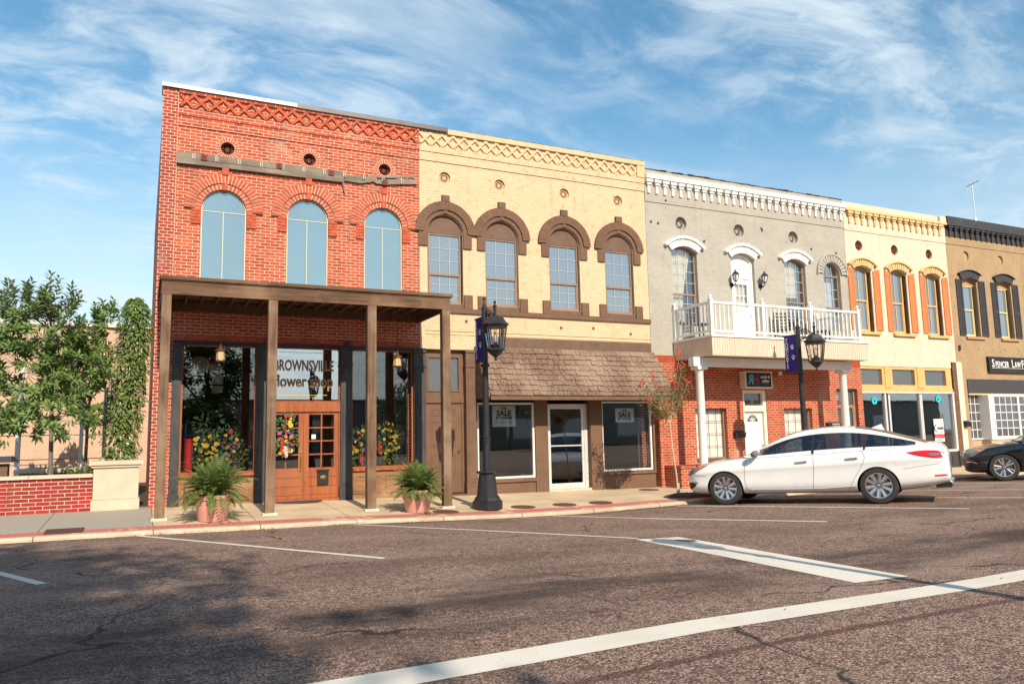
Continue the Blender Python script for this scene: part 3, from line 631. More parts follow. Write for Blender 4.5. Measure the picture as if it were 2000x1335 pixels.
for x, z in ((1.03, 7.47), (2.62, 7.50), (3.80, 7.50), (5.10, 7.425)): MB().box(x - .065, x + .065, -.112, -.096, z - .065, z + .065).ball((x, -.115, z), .018).build('anchor_plate', m_rust, r1)
b = MB()
for k in range(11): x = .80 + k * .47; b.box(x - .012, x + .012, -.099, -.0965, 7.41 + .004 * k, 7.53 + .006 * k).box(x + .035, x + .05, -.099, -.0965, 7.41 + .004 * k, 7.53 + .006 * k)
b.build('plaster_drip', plain('old_plaster', (.52, .46, .38), (.42, .37, .3), 8, .8, .2), r1)
# shop front
b = MB()
for k in range(74): b.box(.54 + k * .0735, .60 + k * .0735, -.014, 0, 3.446, 3.556)
b.build('soldier_course', m_vous, r1)
MB().box(.53, 6.115, -.03, .24, 3.37, 3.438).build('lintel', m_chard, r1)
def pilaster(x0, x1, zb_, mat=None, name='pilaster'):
    b = MB(); xm = (x0 + x1) / 2
    b.box(x0, x1, -.05, .10, .24, 3.37).box(x0 - .02, x1 + .02, -.085, .10, zb_, .21).box(x0 - .012, x1 + .012, -.07, .10, .21, .24)
    b.box(x0 + .045, x1 - .045, -.064, -.05, .30, 2.9).box(x0 - .015, x1 + .015, -.075, .10, 2.965, 3.01).box(x0 - .008, x1 + .008, -.064, .10, 3.01, 3.03).box(x0 - .02, x1 + .02, -.08, .10, 3.33, 3.369)
    return b.build(name, mat or m_blackw, r1)
for x0, x1 in ((.535, .715), (2.235, 2.46), (4.07, 4.325), (5.82, 6.11)): pilaster(x0, x1, zb(x0) - .1)
def shopwin(root, x0, x1, z0, z1, mf, fw=.035, y=.05, mp=m_gshop, name='display_window'):
    w = MB().prism(rect(x0, x1, z0, z1), y, y + .07, [rect(x0 + fw, x1 - fw, z0 + fw, z1 - fw)]).build(name, mf, root)
    MB().box(x0 + fw, x1 - fw, y + .03, y + .038, z0 + fw, z1 - fw).build('pane', mp, w); return w
for x0, x1 in ((.717, 2.233), (4.327, 5.818)):
    shopwin(r1, x0, x1, .635, 3.368, m_wdoor)
    MB().box(x0, x1, -.03, .12, .575, .633).build('window_sill', m_wdoor, r1)
    b = MB().box(x0, x1, .03, .10, -.2, .573); 
    for k in range(2): xa = x0 + .06 + k * (x1 - x0) / 2; b.prism(rect(xa, xa + (x1 - x0) / 2 - .12, .06, .50), .012, .03, [rect(xa + .06, xa + (x1 - x0) / 2 - .18, .12, .44)])
    b.build('stall_riser', m_wpan, r1)
tr = shopwin(r1, 2.462, 4.068, 2.14, 3.368, m_wdoor, .03, .05, m_gtrans, 'transom_window')
MB().box(2.462, 4.068, -.005, .12, 1.925, 2.137).build('door_header', m_wdoor, r1)
b = MB().box(2.462, 2.485, .02, .12, -.05, 1.923).box(4.045, 4.068, .02, .12, -.05, 1.923).box(2.485, 4.045, -.02, .12, -.10, .012); b.build('door_frame', m_wdoor, r1)
for x0, x1, hs in ((2.488, 3.256, 1), (3.262, 4.042, -1)):
    g0, g1, z0, z1 = x0 + .115, x1 - .105, .685, 1.865
    d = MB().prism(rect(x0, x1, .016, 1.92), .04, .085, [rect(g0, g1, z0, z1)])
    for k in range(1, 4): z = z0 + (z1 - z0) * k / 4; d.box(g0, g1, .043, .08, z - .014, z + .014)
    for k in range(4):
        za, zb2 = z0 + (z1 - z0) * k / 4 + (.014 if k else 0), z0 + (z1 - z0) * (k + 1) / 4 - (.014 if k < 3 else 0); d.box((g0 + g1) / 2 - .014, (g0 + g1) / 2 + .014, .044, .079, za, zb2)
    for za, zb2 in ((.10, .26), (.29, .45), (.48, .63)): d.box(g0 - .05, g1 + .05, .028, .039, za, zb2)
    d = d.build('door_leaf', m_wdoor, r1); MB().box(g0, g1, .06, .066, z0, z1).build('door_glass', m_gshop, d)
    if hs > 0:
        h = MB().box(x1 - .075, x1 - .035, .028, .039, .60, 1.12).tube([(x1 - .055, .028, .68), (x1 - .055, -.01, .72), (x1 - .055, -.01, .88), (x1 - .055, .028, .92)], .011).ball((x1 - .055, .025, 1.03), .02); h.build('door_handle', m_brass, d)
    else:
        h = MB().box(3.565, 3.81, -.025, .027, .315, .60).box(3.555, 3.82, -.045, .027, .60, .64); h = h.build('letter_box', m_chard, d)
        MB().lathe([(.075, 0), (.07, -.008), (1e-6, -.012)], (0, 0, 0), 20, 'y').build('oval_badge', m_brass, h)
        bo = h.children[0]; bo.data.transform(Matrix.Translation((3.69, -.027, .47)) @ Matrix.Diagonal((1, 1, .55, 1)))
        MB().box(3.44, 3.53, .054, .0585, 1.32, 1.42).build('door_notice', m_paper, d)
b = MB().box(2.95, 3.75, .053, .056, 0, .01)
text_mesh('BROWNSVILLE', .335, m_inkg, 'lettering', tr, (3.262, .072, 2.955), sx=.60, bold=.010)
text_mesh('flower shop', .37, m_inkg, 'lettering', tr, (3.262, .072, 2.60), sx=.73, bold=.011)
b = MB().box(2.70, 3.80, .071, .075, 3.262, 3.270); b.build('painted_rule', m_inkg, tr); MB().box(2.72, 3.78, .071, .075, 2.296, 2.306).build('gilt_rule', m_gleaf, tr)
SCRIB = tr
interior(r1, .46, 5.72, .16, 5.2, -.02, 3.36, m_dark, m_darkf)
b = MB()
for x0, x1 in ((.735, 2.2), (4.35, 5.80)): b.box(x0, x1, .20, 1.1, .03, .60)
b.build('window_platform', m_darkf, r1)
b = MB().lathe([(.001, 0), (.20, 0), (.20, .05), (.001, .05)], (0, 0, 0), 28, 'y'); o = b.build('round_sign', m_conc, r1); o.data.transform(Matrix.Translation((1.15, 1.3, 3.05)))
MB().box(1.36, 1.62, 1.35, 1.40, 2.85, 3.08).box(1.42, 1.66, 1.35, 1.40, 2.62, 2.82).box(1.42, 1.66, 1.35, 1.40, 2.42, 2.58).build('stacked_board', m_conc, r1)
# timber porch
b = MB().box(.245, 5.965, -2.10, -2.05, 4.045, 4.295); b.build('porch_fascia', m_beam, r1)
b = MB().box(.205, 6.015, -2.145, -.0, 4.32, 4.385).box(.225, 5.995, -2.12, -2.06, 4.297, 4.319); b.build('porch_roof', m_beam, r1)
for x in (.245, 5.915): MB().box(x, x + .05, -2.049, -.0, 4.045, 4.29).build('porch_end_beam', m_beam, r1)
b = MB()
for k in range(19): x = .42 + k * .30; b.box(x, x + .045, -2.048, -.06, 4.215, 4.30)
b.box(.296, 5.914, -.058, -.0, 4.06, 4.29).build('porch_joist', m_plank, r1)
b = MB()
for k in range(14): y = -2.04 + k * .14; b.box(.297, 5.913, y, y + .132, 4.302, 4.318)
b.build('porch_board', m_plank, r1)
for x0, x1 in ((.255, .42), (2.165, 2.34), (4.140, 4.325), (5.785, 5.963)):
    z = zs(x0, -2.0); o = MB().box(x0, x1, -2.092, -1.925, z + .03, 4.043).build('porch_post', m_post, r1)
    MB().box(x0 - .045, x1 + .045, -2.12, -1.89, z + .018, z + .03).box(x0 - .045, x0 - .015, -2.12, -2.10, z - .02, z + .018).box(x1 + .015, x1 + .045, -2.12, -2.10, z - .02, z + .018).box(x0 - .02, x1 + .02, -2.10, -1.91, z - .02, z + .018).build('post_shoe', m_white, o)

# ---------------------------------------------------------------- 2 yellow building
r2 = thing('shop_building', 'yellow painted brick shop building with brown arched windows and a shingled awning', 'building', (9.4, 0, -.1), 0, GB)
WC = ((6.665, .43), (8.215, .455), (10.065, .44), (11.81, .437))
holes = [archpoly(c, .47, 4.56, 6.34, .47) for c, _ in WC] + [circ(c, 7.78, .15) for c in (6.67, 8.19, 10.12, 11.845)]
MB().prism([(5.99, 3.43), (7.44, 3.43), (7.44, 3.50), (12.765, 3.50), (12.765, 9.0), (5.99, 9.0)], 0, .25, holes).build('front_wall', m_yellow, r2)
body(r2, 5.99, 12.765, 9.0, m_brickq)
b = MB().box(5.99, 12.765, -.022, 0, 8.165, 8.395).box(5.99, 12.765, -.042, 0, 8.395, 8.55).box(5.99, 12.765, -.012, 0, 8.55, 8.90); b.build('corbel_course', m_yellow, r2)
lattice(r2, 5.99, 12.50, 8.57, 8.875, -.012, m_yellowd)
b = MB().box(6.735, 12.775, -.075, .3, 8.905, 9.035).box(12.51, 12.77, -.06, -.012, 8.56, 8.904); b.build('parapet_cap', m_yellowd, r2)
b = MB()
for k in range(46): x = 6.75 + k * .131; b.box(x, x + .131, -.05 - .02 * rnd.random(), .3, 9.036, 9.04 + .02 * rnd.random())
b.build('tar_flashing', m_tar, r2)
b = MB().box(5.99, 12.78, -.05, 0, 4.335, 4.452)
for c, _ in WC:
    for s in (-1, 1): b.box(*sorted((c + s * .475, c + s * .70)), -.055, 0, 4.453, 4.80)
b.build('sill_band', m_brownb, r2)
for c, hw in WC:
    MB().prism(archpoly(c, .468, 6.335, 6.34, .466), .06, .10).build('tympanum', m_brown, r2)
    b = MB(); voussoirs(b, c, 6.345, .585, .80, -PI / 2, PI / 2, 26, -.075, 0, .05); b.build('arch_hood', m_brownb, r2)
    b = MB().arc(c, 6.345, .475, .583, -PI / 2, PI / 2, -.04, 0, 26)
    for s in (-1, 1): b.box(*sorted((c + s * .475, c + s * .70)), -.045, 0, 5.985, 6.343)
    b.build('inner_arch', m_brownb, r2)
    MB().box(c - .10, c + .10, -.085, 0, 7.147, 7.30).build('keystone', m_brownb, r2); MB().box(c - .05, c + .05, -.06, -.041, 6.83, 6.96).build('keystone', m_brownb, r2)
    vx = [c - hw + .03 + (2 * hw - .06) * k / 3 for k in (1, 2)]
    window(r2, c, hw, 4.565, 6.333, 0, .07, .03, m_ftan, m_gsash, vx, (5.65, 5.97, 4.80, 5.05), .010, 5.305, name='sash_window', box=True)
    MB().box(c - .468, c + .468, -.02, .2, 4.455, 4.558).build('window_sill', m_brown, r2)
for c in (6.67, 8.19, 10.12, 11.845): vent(r2, c, 7.78, .148, m_yellowd, m_mortar, deep=.05)
b = MB().box(6.12, 12.77, -.016, 0, 3.885, 3.90).box(6.12, 12.77, -.016, 0, 3.795, 3.81); b.build('string_line', m_yellowd, r2)
MB().box(7.46, 12.765, -.02, 0, 3.53, 3.775).build('awning_head_board', m_brown, r2)
# stair door bay
b = MB().box(7.152, 7.44, -.05, .30, .2, 3.36).box(7.135, 7.455, -.08, .30, -.28, .198).box(7.14, 7.45, -.075, .30, 3.0, 3.05).box(7.14, 7.45, -.07, .3, 3.361, 3.428).box(7.20, 7.39, -.062, -.05, .28, 2.93); b.build('pilaster', m_brown, r2)
b = MB().prism(rect(6.115, 7.15, -.05, 3.425), .13, .20, [rect(6.24, 7.02, 2.44, 3.24), rect(6.165, 7.095, -.04, 2.11)]).box(6.115, 7.15, .105, .13, 2.13, 2.30).prism(rect(6.20, 7.06, 2.40, 3.28), .11, .13, [rect(6.24, 7.02, 2.44, 3.24)])
df = b.build('door_frame', m_brownd, r2); MB().box(6.24, 7.02, .16, .166, 2.44, 3.24).build('transom_pane', m_gdark, df)
d = MB().box(6.167, 7.093, .15, .19, -.03, 2.105)
for xa, xb in ((6.30, 6.55), (6.70, 6.95)):
    for za, zb2 in ((1.82, 1.99), (1.07, 1.69), (.37, .88)): d.prism(rect(xa, xb, za, zb2), .14, .149, [rect(xa + .03, xb - .03, za + .03, zb2 - .03)]).box(xa + .045, xb - .045, .143, .149, za + .045, zb2 - .045)
d = d.build('panel_door', m_brownd, r2); MB().ball((7.01, .115, .96), .03).lathe([(.022, .15), (.022, .12)], (7.01, 0, .96), 12, 'y').build('door_knob', m_chrome, d)
MB().box(6.112, 7.45, -.10, .12, -.30, -.065).build('door_step', m_brown, r2)
# recessed shop front
b = MB().box(9.055, 9.42, -.02, .35, -.4, 2.2).box(10.70, 11.07, -.02, .35, -.4, 2.2)
b.box(7.456, 9.054, .02, .25, -.4, .155).box(11.071, 12.765, .02, .25, -.4, .215).box(12.70, 12.765, -.02, .25, .216, 2.2); b.build('shop_front_wall', m_brownb, r2)
b = MB().box(7.456, 9.054, -.03, .25, .157, .238).box(11.071, 12.69, -.03, .25, .217, .302); b.build('window_sill', m_brownb, r2)
shopwin(r2, 7.456, 9.05, .245, 2.13, m_white, .05, .03); shopwin(r2, 11.075, 12.69, .308, 2.165, m_white, .045, .03)
MB().box(7.456, 12.765, -.02, .35, 2.20, 3.498).build('shop_front_head', m_brown, r2)
b = MB().prism(rect(9.44, 10.69, -.09, 2.10), .14, .20, [rect(9.53, 10.59, -.05, 2.02)]); gf = b.build('door_frame', m_alu, r2)
d = MB().prism(rect(9.535, 10.585, -.045, 2.015), .15, .19, [rect(9.58, 10.52, .05, 1.97)]).box(9.58, 10.52, .135, .155, 1.0, 1.03).box(10.50, 10.53, .12, .15, .90, 1.12).build('glass_door', m_alu, r2); MB().box(9.58, 10.52, .168, .174, .05, 1.97).build('pane', m_gshop, d)
MB().box(9.421, 10.699, .0, .35, -.4, -.095).build('door_step', m_conc, r2)
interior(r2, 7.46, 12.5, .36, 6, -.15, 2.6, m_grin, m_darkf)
b = MB(); L_ = math.hypot(.85, 1.27); nr = 9
def awn(u, v): return (u, -.03 - .85 * v, 3.52 - 1.27 * v)
for r in range(nr):
    x = 7.44
    while x < 12.82:
        w = rnd.uniform(.09, .21); xe = min(x + w, 12.83); v0, v1 = max(0, r / nr - .015), min(1.0, (r + 1) / nr + .022 + rnd.uniform(-.012, .012)); g = rnd.uniform(.02, .045)
        p = [awn(x + .004, v0), awn(xe - .004, v0), awn(xe - .004, v1), awn(x + .004, v1)]; nv = Vector((0, -1.27, .85)).normalized(); o0 = .006
        lo = [Vector(q) + nv * o0 for q in p]; hi = [Vector(q) + nv * (o0 + (g if i > 1 else .004)) for i, q in enumerate(p)]
        b.add(lo + hi, [(0, 3, 2, 1), (4, 5, 6, 7), (0, 1, 5, 4), (1, 2, 6, 5), (2, 3, 7, 6), (3, 0, 4, 7)]); x = xe
for r in range(nr):
    z1, z0 = 3.52 - 1.27 * r / nr, 3.52 - 1.27 * (r + 1) / nr - .02; y1 = -.03 - .85 * (r + .6) / nr; y = 0.
    while y > y1:
        w = rnd.uniform(.1, .2); ye = max(y - w, y1); b.box(7.405 - rnd.uniform(0, .012), 7.436, ye + .004, y, z0, z1); y = ye
b.build('awning_shingle', m_shake, r2)
b = MB(); vs = [(7.44, -.002, 3.515), (7.44, -.002, 2.24), (7.44, -.88, 2.24), (12.825, -.002, 3.515), (12.825, -.002, 2.24), (12.825, -.88, 2.24)]; b.add(vs, [(0, 1, 2), (3, 5, 4), (0, 2, 5, 3), (1, 4, 5, 2)]); b.build('awning_frame', m_brown, r2)
MB().box(7.44, 12.825, -.90, -.80, 2.155, 2.238).build('awning_fascia', m_brown, r2)
# ---------------------------------------------------------------- 3 grey building with balcony
r3 = thing('shop_building', 'grey painted brick building with white bracketed cornice, white balcony and red brick ground floor', 'building', (16.7, 0, -.2), 0, GB)
GW = ((14.085, .46, 6.515, .155), (16.285, .455, 6.50, .15), (18.43, .445, 6.50, .15), (20.04, .37, 6.285, .37))
holes = [archpoly(14.085, .46, 4.35, 6.515, .155), archpoly(16.285, .455, 3.95, 6.50, .15), archpoly(18.43, .445, 4.35, 6.50, .15), archpoly(20.04, .372, 4.42, 6.285, .372)] + [circ(c, 7.36, .20) for c in (14.03, 16.22, 18.45)]
MB().prism([(12.775, 3.46), (20.745, 3.46), (20.745, 8.86), (12.775, 8.86)], 0, .25, holes).build('front_wall', m_grey, r3)
body(r3, 12.775, 20.745, 8.855, m_grey)
MB().box(12.775, 20.745, -.02, 0, 7.885, 8.52).build('frieze_course', m_grey, r3)
MB().box(12.76, 20.75, -.16, 0, 8.545, 8.672).box(12.76, 20.75, -.13, 0, 8.522, 8.544).build('cornice', m_white, r3)
dentils(r3, 12.89, 20.72, .2855, 8.48, m_white, m_grey, -.02)
b = MB()
for k in range(40): x = 12.775 + k * .19925; b.box(x, x + .199, -.02 - .02 * rnd.random(), .3, 8.861, 8.864 + .03 * rnd.random() ** 2)
b.build('tar_flashing', m_tar, r3)
MB().box(20.0, 20.10, -.05, .2, 8.866, 8.93).build('flashing_seam', m_tar, r3) if 0 else None
for c in (14.03, 16.22, 18.45): vent(r3, c, 7.36, .198, m_greyd, m_dark, deep=.10)
def seg_hood(root, c, hw, zsp, rise, m, th=.215, drip=.08, ex=.22, n=13, y=-.07, gap=.12, name='arch_hood', top=None):
    Rr = (hw * hw + rise * rise) / (2 * rise); zc_ = zsp + rise - Rr; a = math.asin(hw / Rr)
    b = MB(); voussoirs(b, c, zc_, Rr + .004, Rr + th, -a - .02, a + .02, n, y, 0, gap)
    b.arc(c, zc_, Rr + th + .002, Rr + th + drip, -a - ex * .5, a + ex * .5, y - .05, 0, 18)
    return b.build(name, m, root)
seg_hood(r3, 14.085, .46, 6.515, .155, m_white); seg_hood(r3, 16.285, .455, 6.50, .15, m_white); seg_hood(r3, 18.43, .445, 6.50, .15, m_white)
b = MB(); voussoirs(b, 20.04, 6.285, .40, .625, -PI / 2, PI / 2, 15, -.05, 0, .22); b.arc(20.04, 6.285, .627, .68, -PI / 2 - .03, PI / 2 + .03, -.075, 0, 24); b.build('arch_hood', m_greyd, r3)
for c, hw, zp, rs in (GW[0], GW[2]):
    window(r3, c, hw - .004, 4.36, zp, rs, .10, .05, m_ftan, m_gcurt, (c - .14, c + .14), (5.62, 5.95, 6.28, 4.75, 5.0), .014, 5.265, name='sash_window', box=True)
window(r3, 20.04, .368, 4.43, 6.285, .368, .10, .04, m_ftan, m_gcurt, (19.93, 20.15), (5.5, 5.8, 4.7, 4.95), .013, 5.19, name='sash_window'); MB().box(19.71, 20.37, .095, .15, 6.20, 6.26).build('window_transom', m_ftan, r3)
def curtain(c, w, z0, z1, y, name, mat, amp=.02, pinch=None):
    b = MB(); n, m = 40, 8
    for j in range(m + 1):
        v = j / m; z = z1 + (z0 - z1) * v; k = 1 if not pinch else 1 - pinch * math.sin(min(v / .75, 1) * PI / 2) ** 2 if v < .75 else 1 - pinch * (1 - (v - .75))
        for i in range(n + 1): u = i / n - .5; b.v.append((c - w * .5 + w * (i / n) * k, y + amp * math.sin(i * 1.25), z))
    for j in range(m):
        for i in range(n): a = j * (n + 1) + i; b.f.append((a, a + 1, a + n + 2, a + n + 1)); b.m.append(0)
    return b.build(name, mat, r3, True, recalc=False)
curtain(14.02, .84, 4.4, 6.66, .24, 'curtain', m_curt, .02, .35); curtain(18.36, .6, 5.45, 6.62, .24, 'curtain', m_curt, .012); curtain(19.98, .5, 4.6, 6.05, .24, 'curtain', m_blind, .006)
interior(r3, 13.1, 20.4, .27, 4, 3.9, 6.9, m_grin, m_darkf)
# balcony door
d = MB().prism(archpoly(16.285, .452, 3.90, 6.50, .148), .10, .18, [archpoly(16.285, .37, 5.98, 6.44, .13), rect(15.93, 16.64, 3.86 + .06, 5.88)]).build('balcony_door_frame', m_vinyl, r3)
MB().prism(archpoly(16.285, .372, 5.98, 6.44, .13), .15, .16).build('arched_transom', m_blind, d)
d = MB().prism(rect(15.935, 16.635, 3.93, 5.875), .125, .165, [rect(16.05, 16.52, 5.02, 5.72)])
for k in range(1, 3): d.box(16.05 + .157 * k - .008, 16.05 + .157 * k + .008, .13, .16, 5.02, 5.72)
d.box(16.05, 16.52, .131, .159, 5.36, 5.376)
for xa in (16.02, 16.32): d.box(xa, xa + .23, .115, .1245, 4.1, 4.9)
d = d.build('balcony_door', m_vinyl, r3); MB().box(16.05, 16.52, .145, .15, 5.02, 5.72).build('pane', m_gcurt, d); MB().ball((16.57, .10, 4.76), .028).build('door_knob', m_ink, d)
curtain(16.28, .46, 5.03, 5.72, .22, 'curtain', m_curt, .01)
# balcony
x0, x1, yb = 13.54, 19.47, -1.65
bal = MB().box(x0 + .012, x1 - .012, yb + .012, -.0, 3.33, 3.80).build('balcony', m_ivory, r3)
m_sid = wood('vertical_siding', (.66, .53, .40), (.60, .475, .355), (.70, .58, .45), 'z', .6)
b = MB(); k = 0; x = x0
while x < x1 - .03: b.box(x, min(x + .078, x1), yb, yb + .011, 3.305, 3.80); x += .0875
y = yb + .02
while y < -.08: b.box(x0, x0 + .011, y, y + .078, 3.305, 3.80).box(x1 - .011, x1, y, y + .078, 3.305, 3.80); y += .0875
b.build('siding', m_sid, bal)
MB().box(x0 - .03, x1 + .04, yb - .03, -.0, 3.802, 3.86).build('deck_edge', m_vinyl, bal)
def turned(x, y, z0, z1):
    h = z1 - z0; return [(x, y, z0 + h * q) for q in (0, .14, .17, .22, .34, .5, .62, .68, .72, .86, 1)], [.019, .019, .024, .017, .025, .021, .016, .016, .024, .019, .019]
posts = [(13.60, yb + .06), (15.42, yb + .06), (17.24, yb + .06), (19.17, yb + .06), (13.60, -.06), (19.17, -.06)]
for x, y in posts:
    MB().box(x - .047, x + .047, y - .047, y + .047, 3.861, 4.80).box(x - .06, x + .06, y - .06, y + .06, 4.801, 4.83).lathe([(.03, 4.83), (.02, 4.845), (.045, 4.88), (.052, 4.905), (.045, 4.93), (1e-6, 4.95)], (x, y, 0), 12).build('rail_post', m_vinyl, bal)
def rails(p, q):
    (xa, ya), (xb, yb2) = p, q; dd = Vector((xb - xa, yb2 - ya, 0)); L = dd.length; u = dd / L
    a, c = Vector((xa, ya, 0)) + u * .048, Vector((xb, yb2, 0)) - u * .048
    for z, h, w in ((4.735, .06, .085), (3.965, .05, .07)): b = MB().bar((a.x, a.y, z), (c.x, c.y, z), w, h); b.build('hand_rail', m_vinyl, bal)
    n = int(L / .150)
    for k in range(1, n):
        pt = Vector((xa, ya, 0)) + u * L * k / n; ps, rs = turned(pt.x, pt.y, 3.99, 4.706); MB().tube(ps, rs, 6).build('baluster', m_vinyl, bal, True)
for p, q in ((posts[0], posts[1]), (posts[1], posts[2]), (posts[2], posts[3]), (posts[4], posts[0]), (posts[5], posts[3])): rails(p, q)
MB().box(13.33, 19.33, -1.12, -.90, 3.06, 3.304).build('balcony_beam', m_vinyl, bal)
for x in (13.60, 19.04):
    z = zs(x, -1); MB().lathe([(.135, z - .02), (.135, z + .1), (.115, z + .12), (.105, 2.9), (.12, 2.92), (.12, 2.97)], (x, -1.0, 0), 20).box(x - .16, x + .16, -1.16, -.84, 2.972, 3.057).build('column', m_vinyl, bal, True)
# red brick ground floor
MB().prism([(12.90, -.5), (20.965, -.5), (20.965, 3.458), (12.90, 3.458)], -.06, .20, [rect(14.165, 15.30, .53, 1.96), rect(15.94, 16.86, -.25, 2.505), rect(17.53, 18.69, .53, 1.945), rect(19.80, 20.735, -.25, 2.57)]).build('ground_floor_wall', m_brick2, r3)
b = MB()
for k in range(112): b.box(12.95 + k * .0715, 13.01 + k * .0715, -.072, -.06, 3.25, 3.45) if k % 1 == 0 else 0
b.build('soldier_course', plain('soldier_brick', (.45, .075, .03), (.33, .05, .025), 9, .85, .3), r3)
for x0, x1, z0, z1 in ((14.17, 15.295, .535, 1.955), (17.535, 18.685, .535, 1.94)):
    c = (x0 + x1) / 2
    window(r3, c, (x1 - x0) / 2, z0, z1, 0, .06, .035, m_ftan, m_gclr, [x0 + (x1 - x0) * k / 4 for k in (1, 2, 3)], [z0 + (z1 - z0) * k / 4 for k in (1, 2, 3)], .012, None, name='display_window')
    MB().box(x0 + .01, x1 - .01, .16, .17, z0, z1).build('window_blind', m_blind, r3); MB().box(x0 - .02, x1 + .02, -.085, .05, z0 - .075, z0 - .004).build('window_sill', m_brown, r3)
    for o in [q for q in r3.children if q.name.startswith('display_window')][-1:]:
        for ch in o.children:
            if ch.name.startswith('glazing'): ch.data.materials[0] = m_char
d = MB().prism(rect(15.945, 16.855, -.2, 2.50), -.03, .12, [rect(16.02, 16.73, 2.04, 2.41), rect(16.0, 16.75, -.19, 1.87)]).build('door_frame', m_ivory, r3)
MB().box(16.02, 16.73, .06, .066, 2.04, 2.41).build('transom_pane', m_gdark, d); text_mesh('20', .16, m_gleaf, 'house_number', d, (16.375, .054, 2.16))
a = [(16.37 + .21 * math.cos(PI * k / 14), 1.565 + .21 * math.sin(PI * k / 14)) for k in range(15)]
d = MB().prism(rect(16.005, 16.745, -.18, 1.865), .05, .10, [a])
for xa in (16.08, 16.41): d.box(xa, xa + .25, .042, .05, .12, .62).box(xa, xa + .25, .042, .05, .72, 1.38)
d = d.build('front_door', m_white, r3); g = MB().prism(a, .07, .076).build('fanlight', m_gdark, d)
b = MB()
for an in (40, 75, 105, 140): b.bar((16.37, .064, 1.57), (16.37 + .2 * math.cos(R(an)), .064, 1.57 + .2 * math.sin(R(an))), .012, .012, (0, 1, 0))
b.arc(16.37, 1.565, .09, .102, -PI / 2, PI / 2, .058, .07, 10); b.build('fanlight_bar', m_vinyl, d); MB().ball((16.69, .02, .86), .03).build('door_knob', m_brass, d)
d = MB().prism(rect(19.805, 20.73, -.2, 2.565), .06, .13, [rect(19.87, 20.665, 2.06, 2.50), rect(19.93, 20.60, -.15, 1.96)]).build('door_frame', m_ftan, r3)
MB().box(19.87, 20.665, .10, .106, 2.06, 2.50).build('transom_pane', m_gdark, d); MB().box(19.93, 20.60, .10, .106, -.15, 1.96).build('pane', m_gdark, d); text_mesh('2', .22, m_inkw, 'house_number', d, (19.97, .094, 2.29))

for x, z in ((12.95, 7.3), (13.2, 7.28), (14.85, 6.9), (17.13, 7.52), (17.15, 7.46), (19.2, 7.05), (13.5, 7.98), (20.3, 7.0)): MB().prism(circ(x, z, .035, 8), -.02, .0).build('wall_anchor', m_char, r3)
for x, z in ((7.2, 4.15), (9.9, 4.10), (10.9, 4.13), (12.1, 4.02)): MB().prism(circ(x, z, .035, 8), -.02, .0).build('wall_anchor', m_rust, r2)
# ---------------------------------------------------------------- 4 cream building
r4 = thing('shop_building', 'cream painted brick shop building with orange shutters and mustard window trim', 'building', (23.3, 0, -.1), 0, GB)
CC = (21.455, 23.20, 24.96)
holes = [archpoly(c, .415, 4.46, 6.55, .125) for c in CC] + [circ(c, 7.365, .175) for c in (21.40, 23.137, 24.922)]
MB().prism([(20.755, 3.46), (20.985, 3.46), (20.985, 3.33), (25.56, 3.33), (25.56, 3.55), (25.875, 3.55), (25.875, 8.82), (20.755, 8.82)], 0, .25, holes).build('front_wall', m_cream, r4)
body(r4, 20.755, 25.875, 8.815, m_cream)
MB().box(20.755, 25.875, -.02, 0, 7.845, 8.50).build('frieze_course', m_cream, r4)
MB().box(20.75, 25.88, -.13, 0, 8.502, 8.585).build('cornice', m_mustl, r4)
dentils(r4, 20.99, 25.80, .3035, 8.44, m_mustl, m_cream, -.02)
MB().box(25.55, 25.88, -.10, 0, 8.586, 8.80).build('parapet_block', m_creamd, r4)
for c in (21.40, 23.137, 24.922): vent(r4, c, 7.365, .173, m_rust, m_terra, deep=.06)
for c in CC:
    seg_hood(r4, c, .42, 6.55, .125, m_mustl, .22, .06, .26, 11, -.06, .22)
    MB().box(c + .412, c + .4155, .03, .24, 4.47, 6.5).build('window_reveal', m_brickb, r4)
    window(r4, c - .02, .385, 4.46, 6.53, .12, .14, .055, m_must, m_gsash, (c - .02,), (), .03, 5.525, name='sash_window', d=.08, vb_top=6.6, box=True)
    MB().box(c - .47, c + .62, -.08, .14, 4.37, 4.457).build('window_sill', m_must, r4)
    for s, xa, xb in ((-1, c - .69, c - .415), (1, c + .485, c + .80)):
        zl, zr_ = (6.59, 6.515) if s < 0 else (6.515, 6.59); b = MB()
        pts = [(xa, 4.52), (xb, 4.52)] + [(xb + (xa - xb) * k / 6, zr_ + (zl - zr_) * (k / 6) + .02 * math.sin(PI * k / 6)) for k in range(7)]
        zt = lambda x: zr_ + (zl - zr_) * (xb - x) / (xb - xa)
        b.prism(pts, -.035, -.004, [rect(xa + .035, xb - .035, 4.58, 5.47), rect(xa + .035, xb - .035, 5.53, 6.43)]).box(xa + .036, xb - .036, -.024, -.006, 4.581, 5.469).box(xa + .036, xb - .036, -.024, -.006, 5.531, 6.429)
        b.build('shutter', m_shut, r4)
MB().prism(rect(20.99, 25.555, 2.50, 3.325), .02, .14, [rect(21.06, 22.05, 2.72, 3.24), rect(22.55, 23.66, 2.72, 3.24), rect(24.18, 25.27, 2.72, 3.24)]).build('transom_frame', m_must, r4)
b = MB()
for xa, xb in ((22.17, 22.47), (23.77, 24.10)): b.box(xa, xb, -.005, .02, 2.62, 3.32)
b.box(20.99, 25.555, -.01, .02, 2.50, 2.60); b.build('transom_trim', m_must, r4)
for xa, xb in ((21.06, 22.05), (22.55, 23.66), (24.18, 25.27)): MB().box(xa, xb, .09, .096, 2.72, 3.24).build('transom_pane', m_gdark, r4)
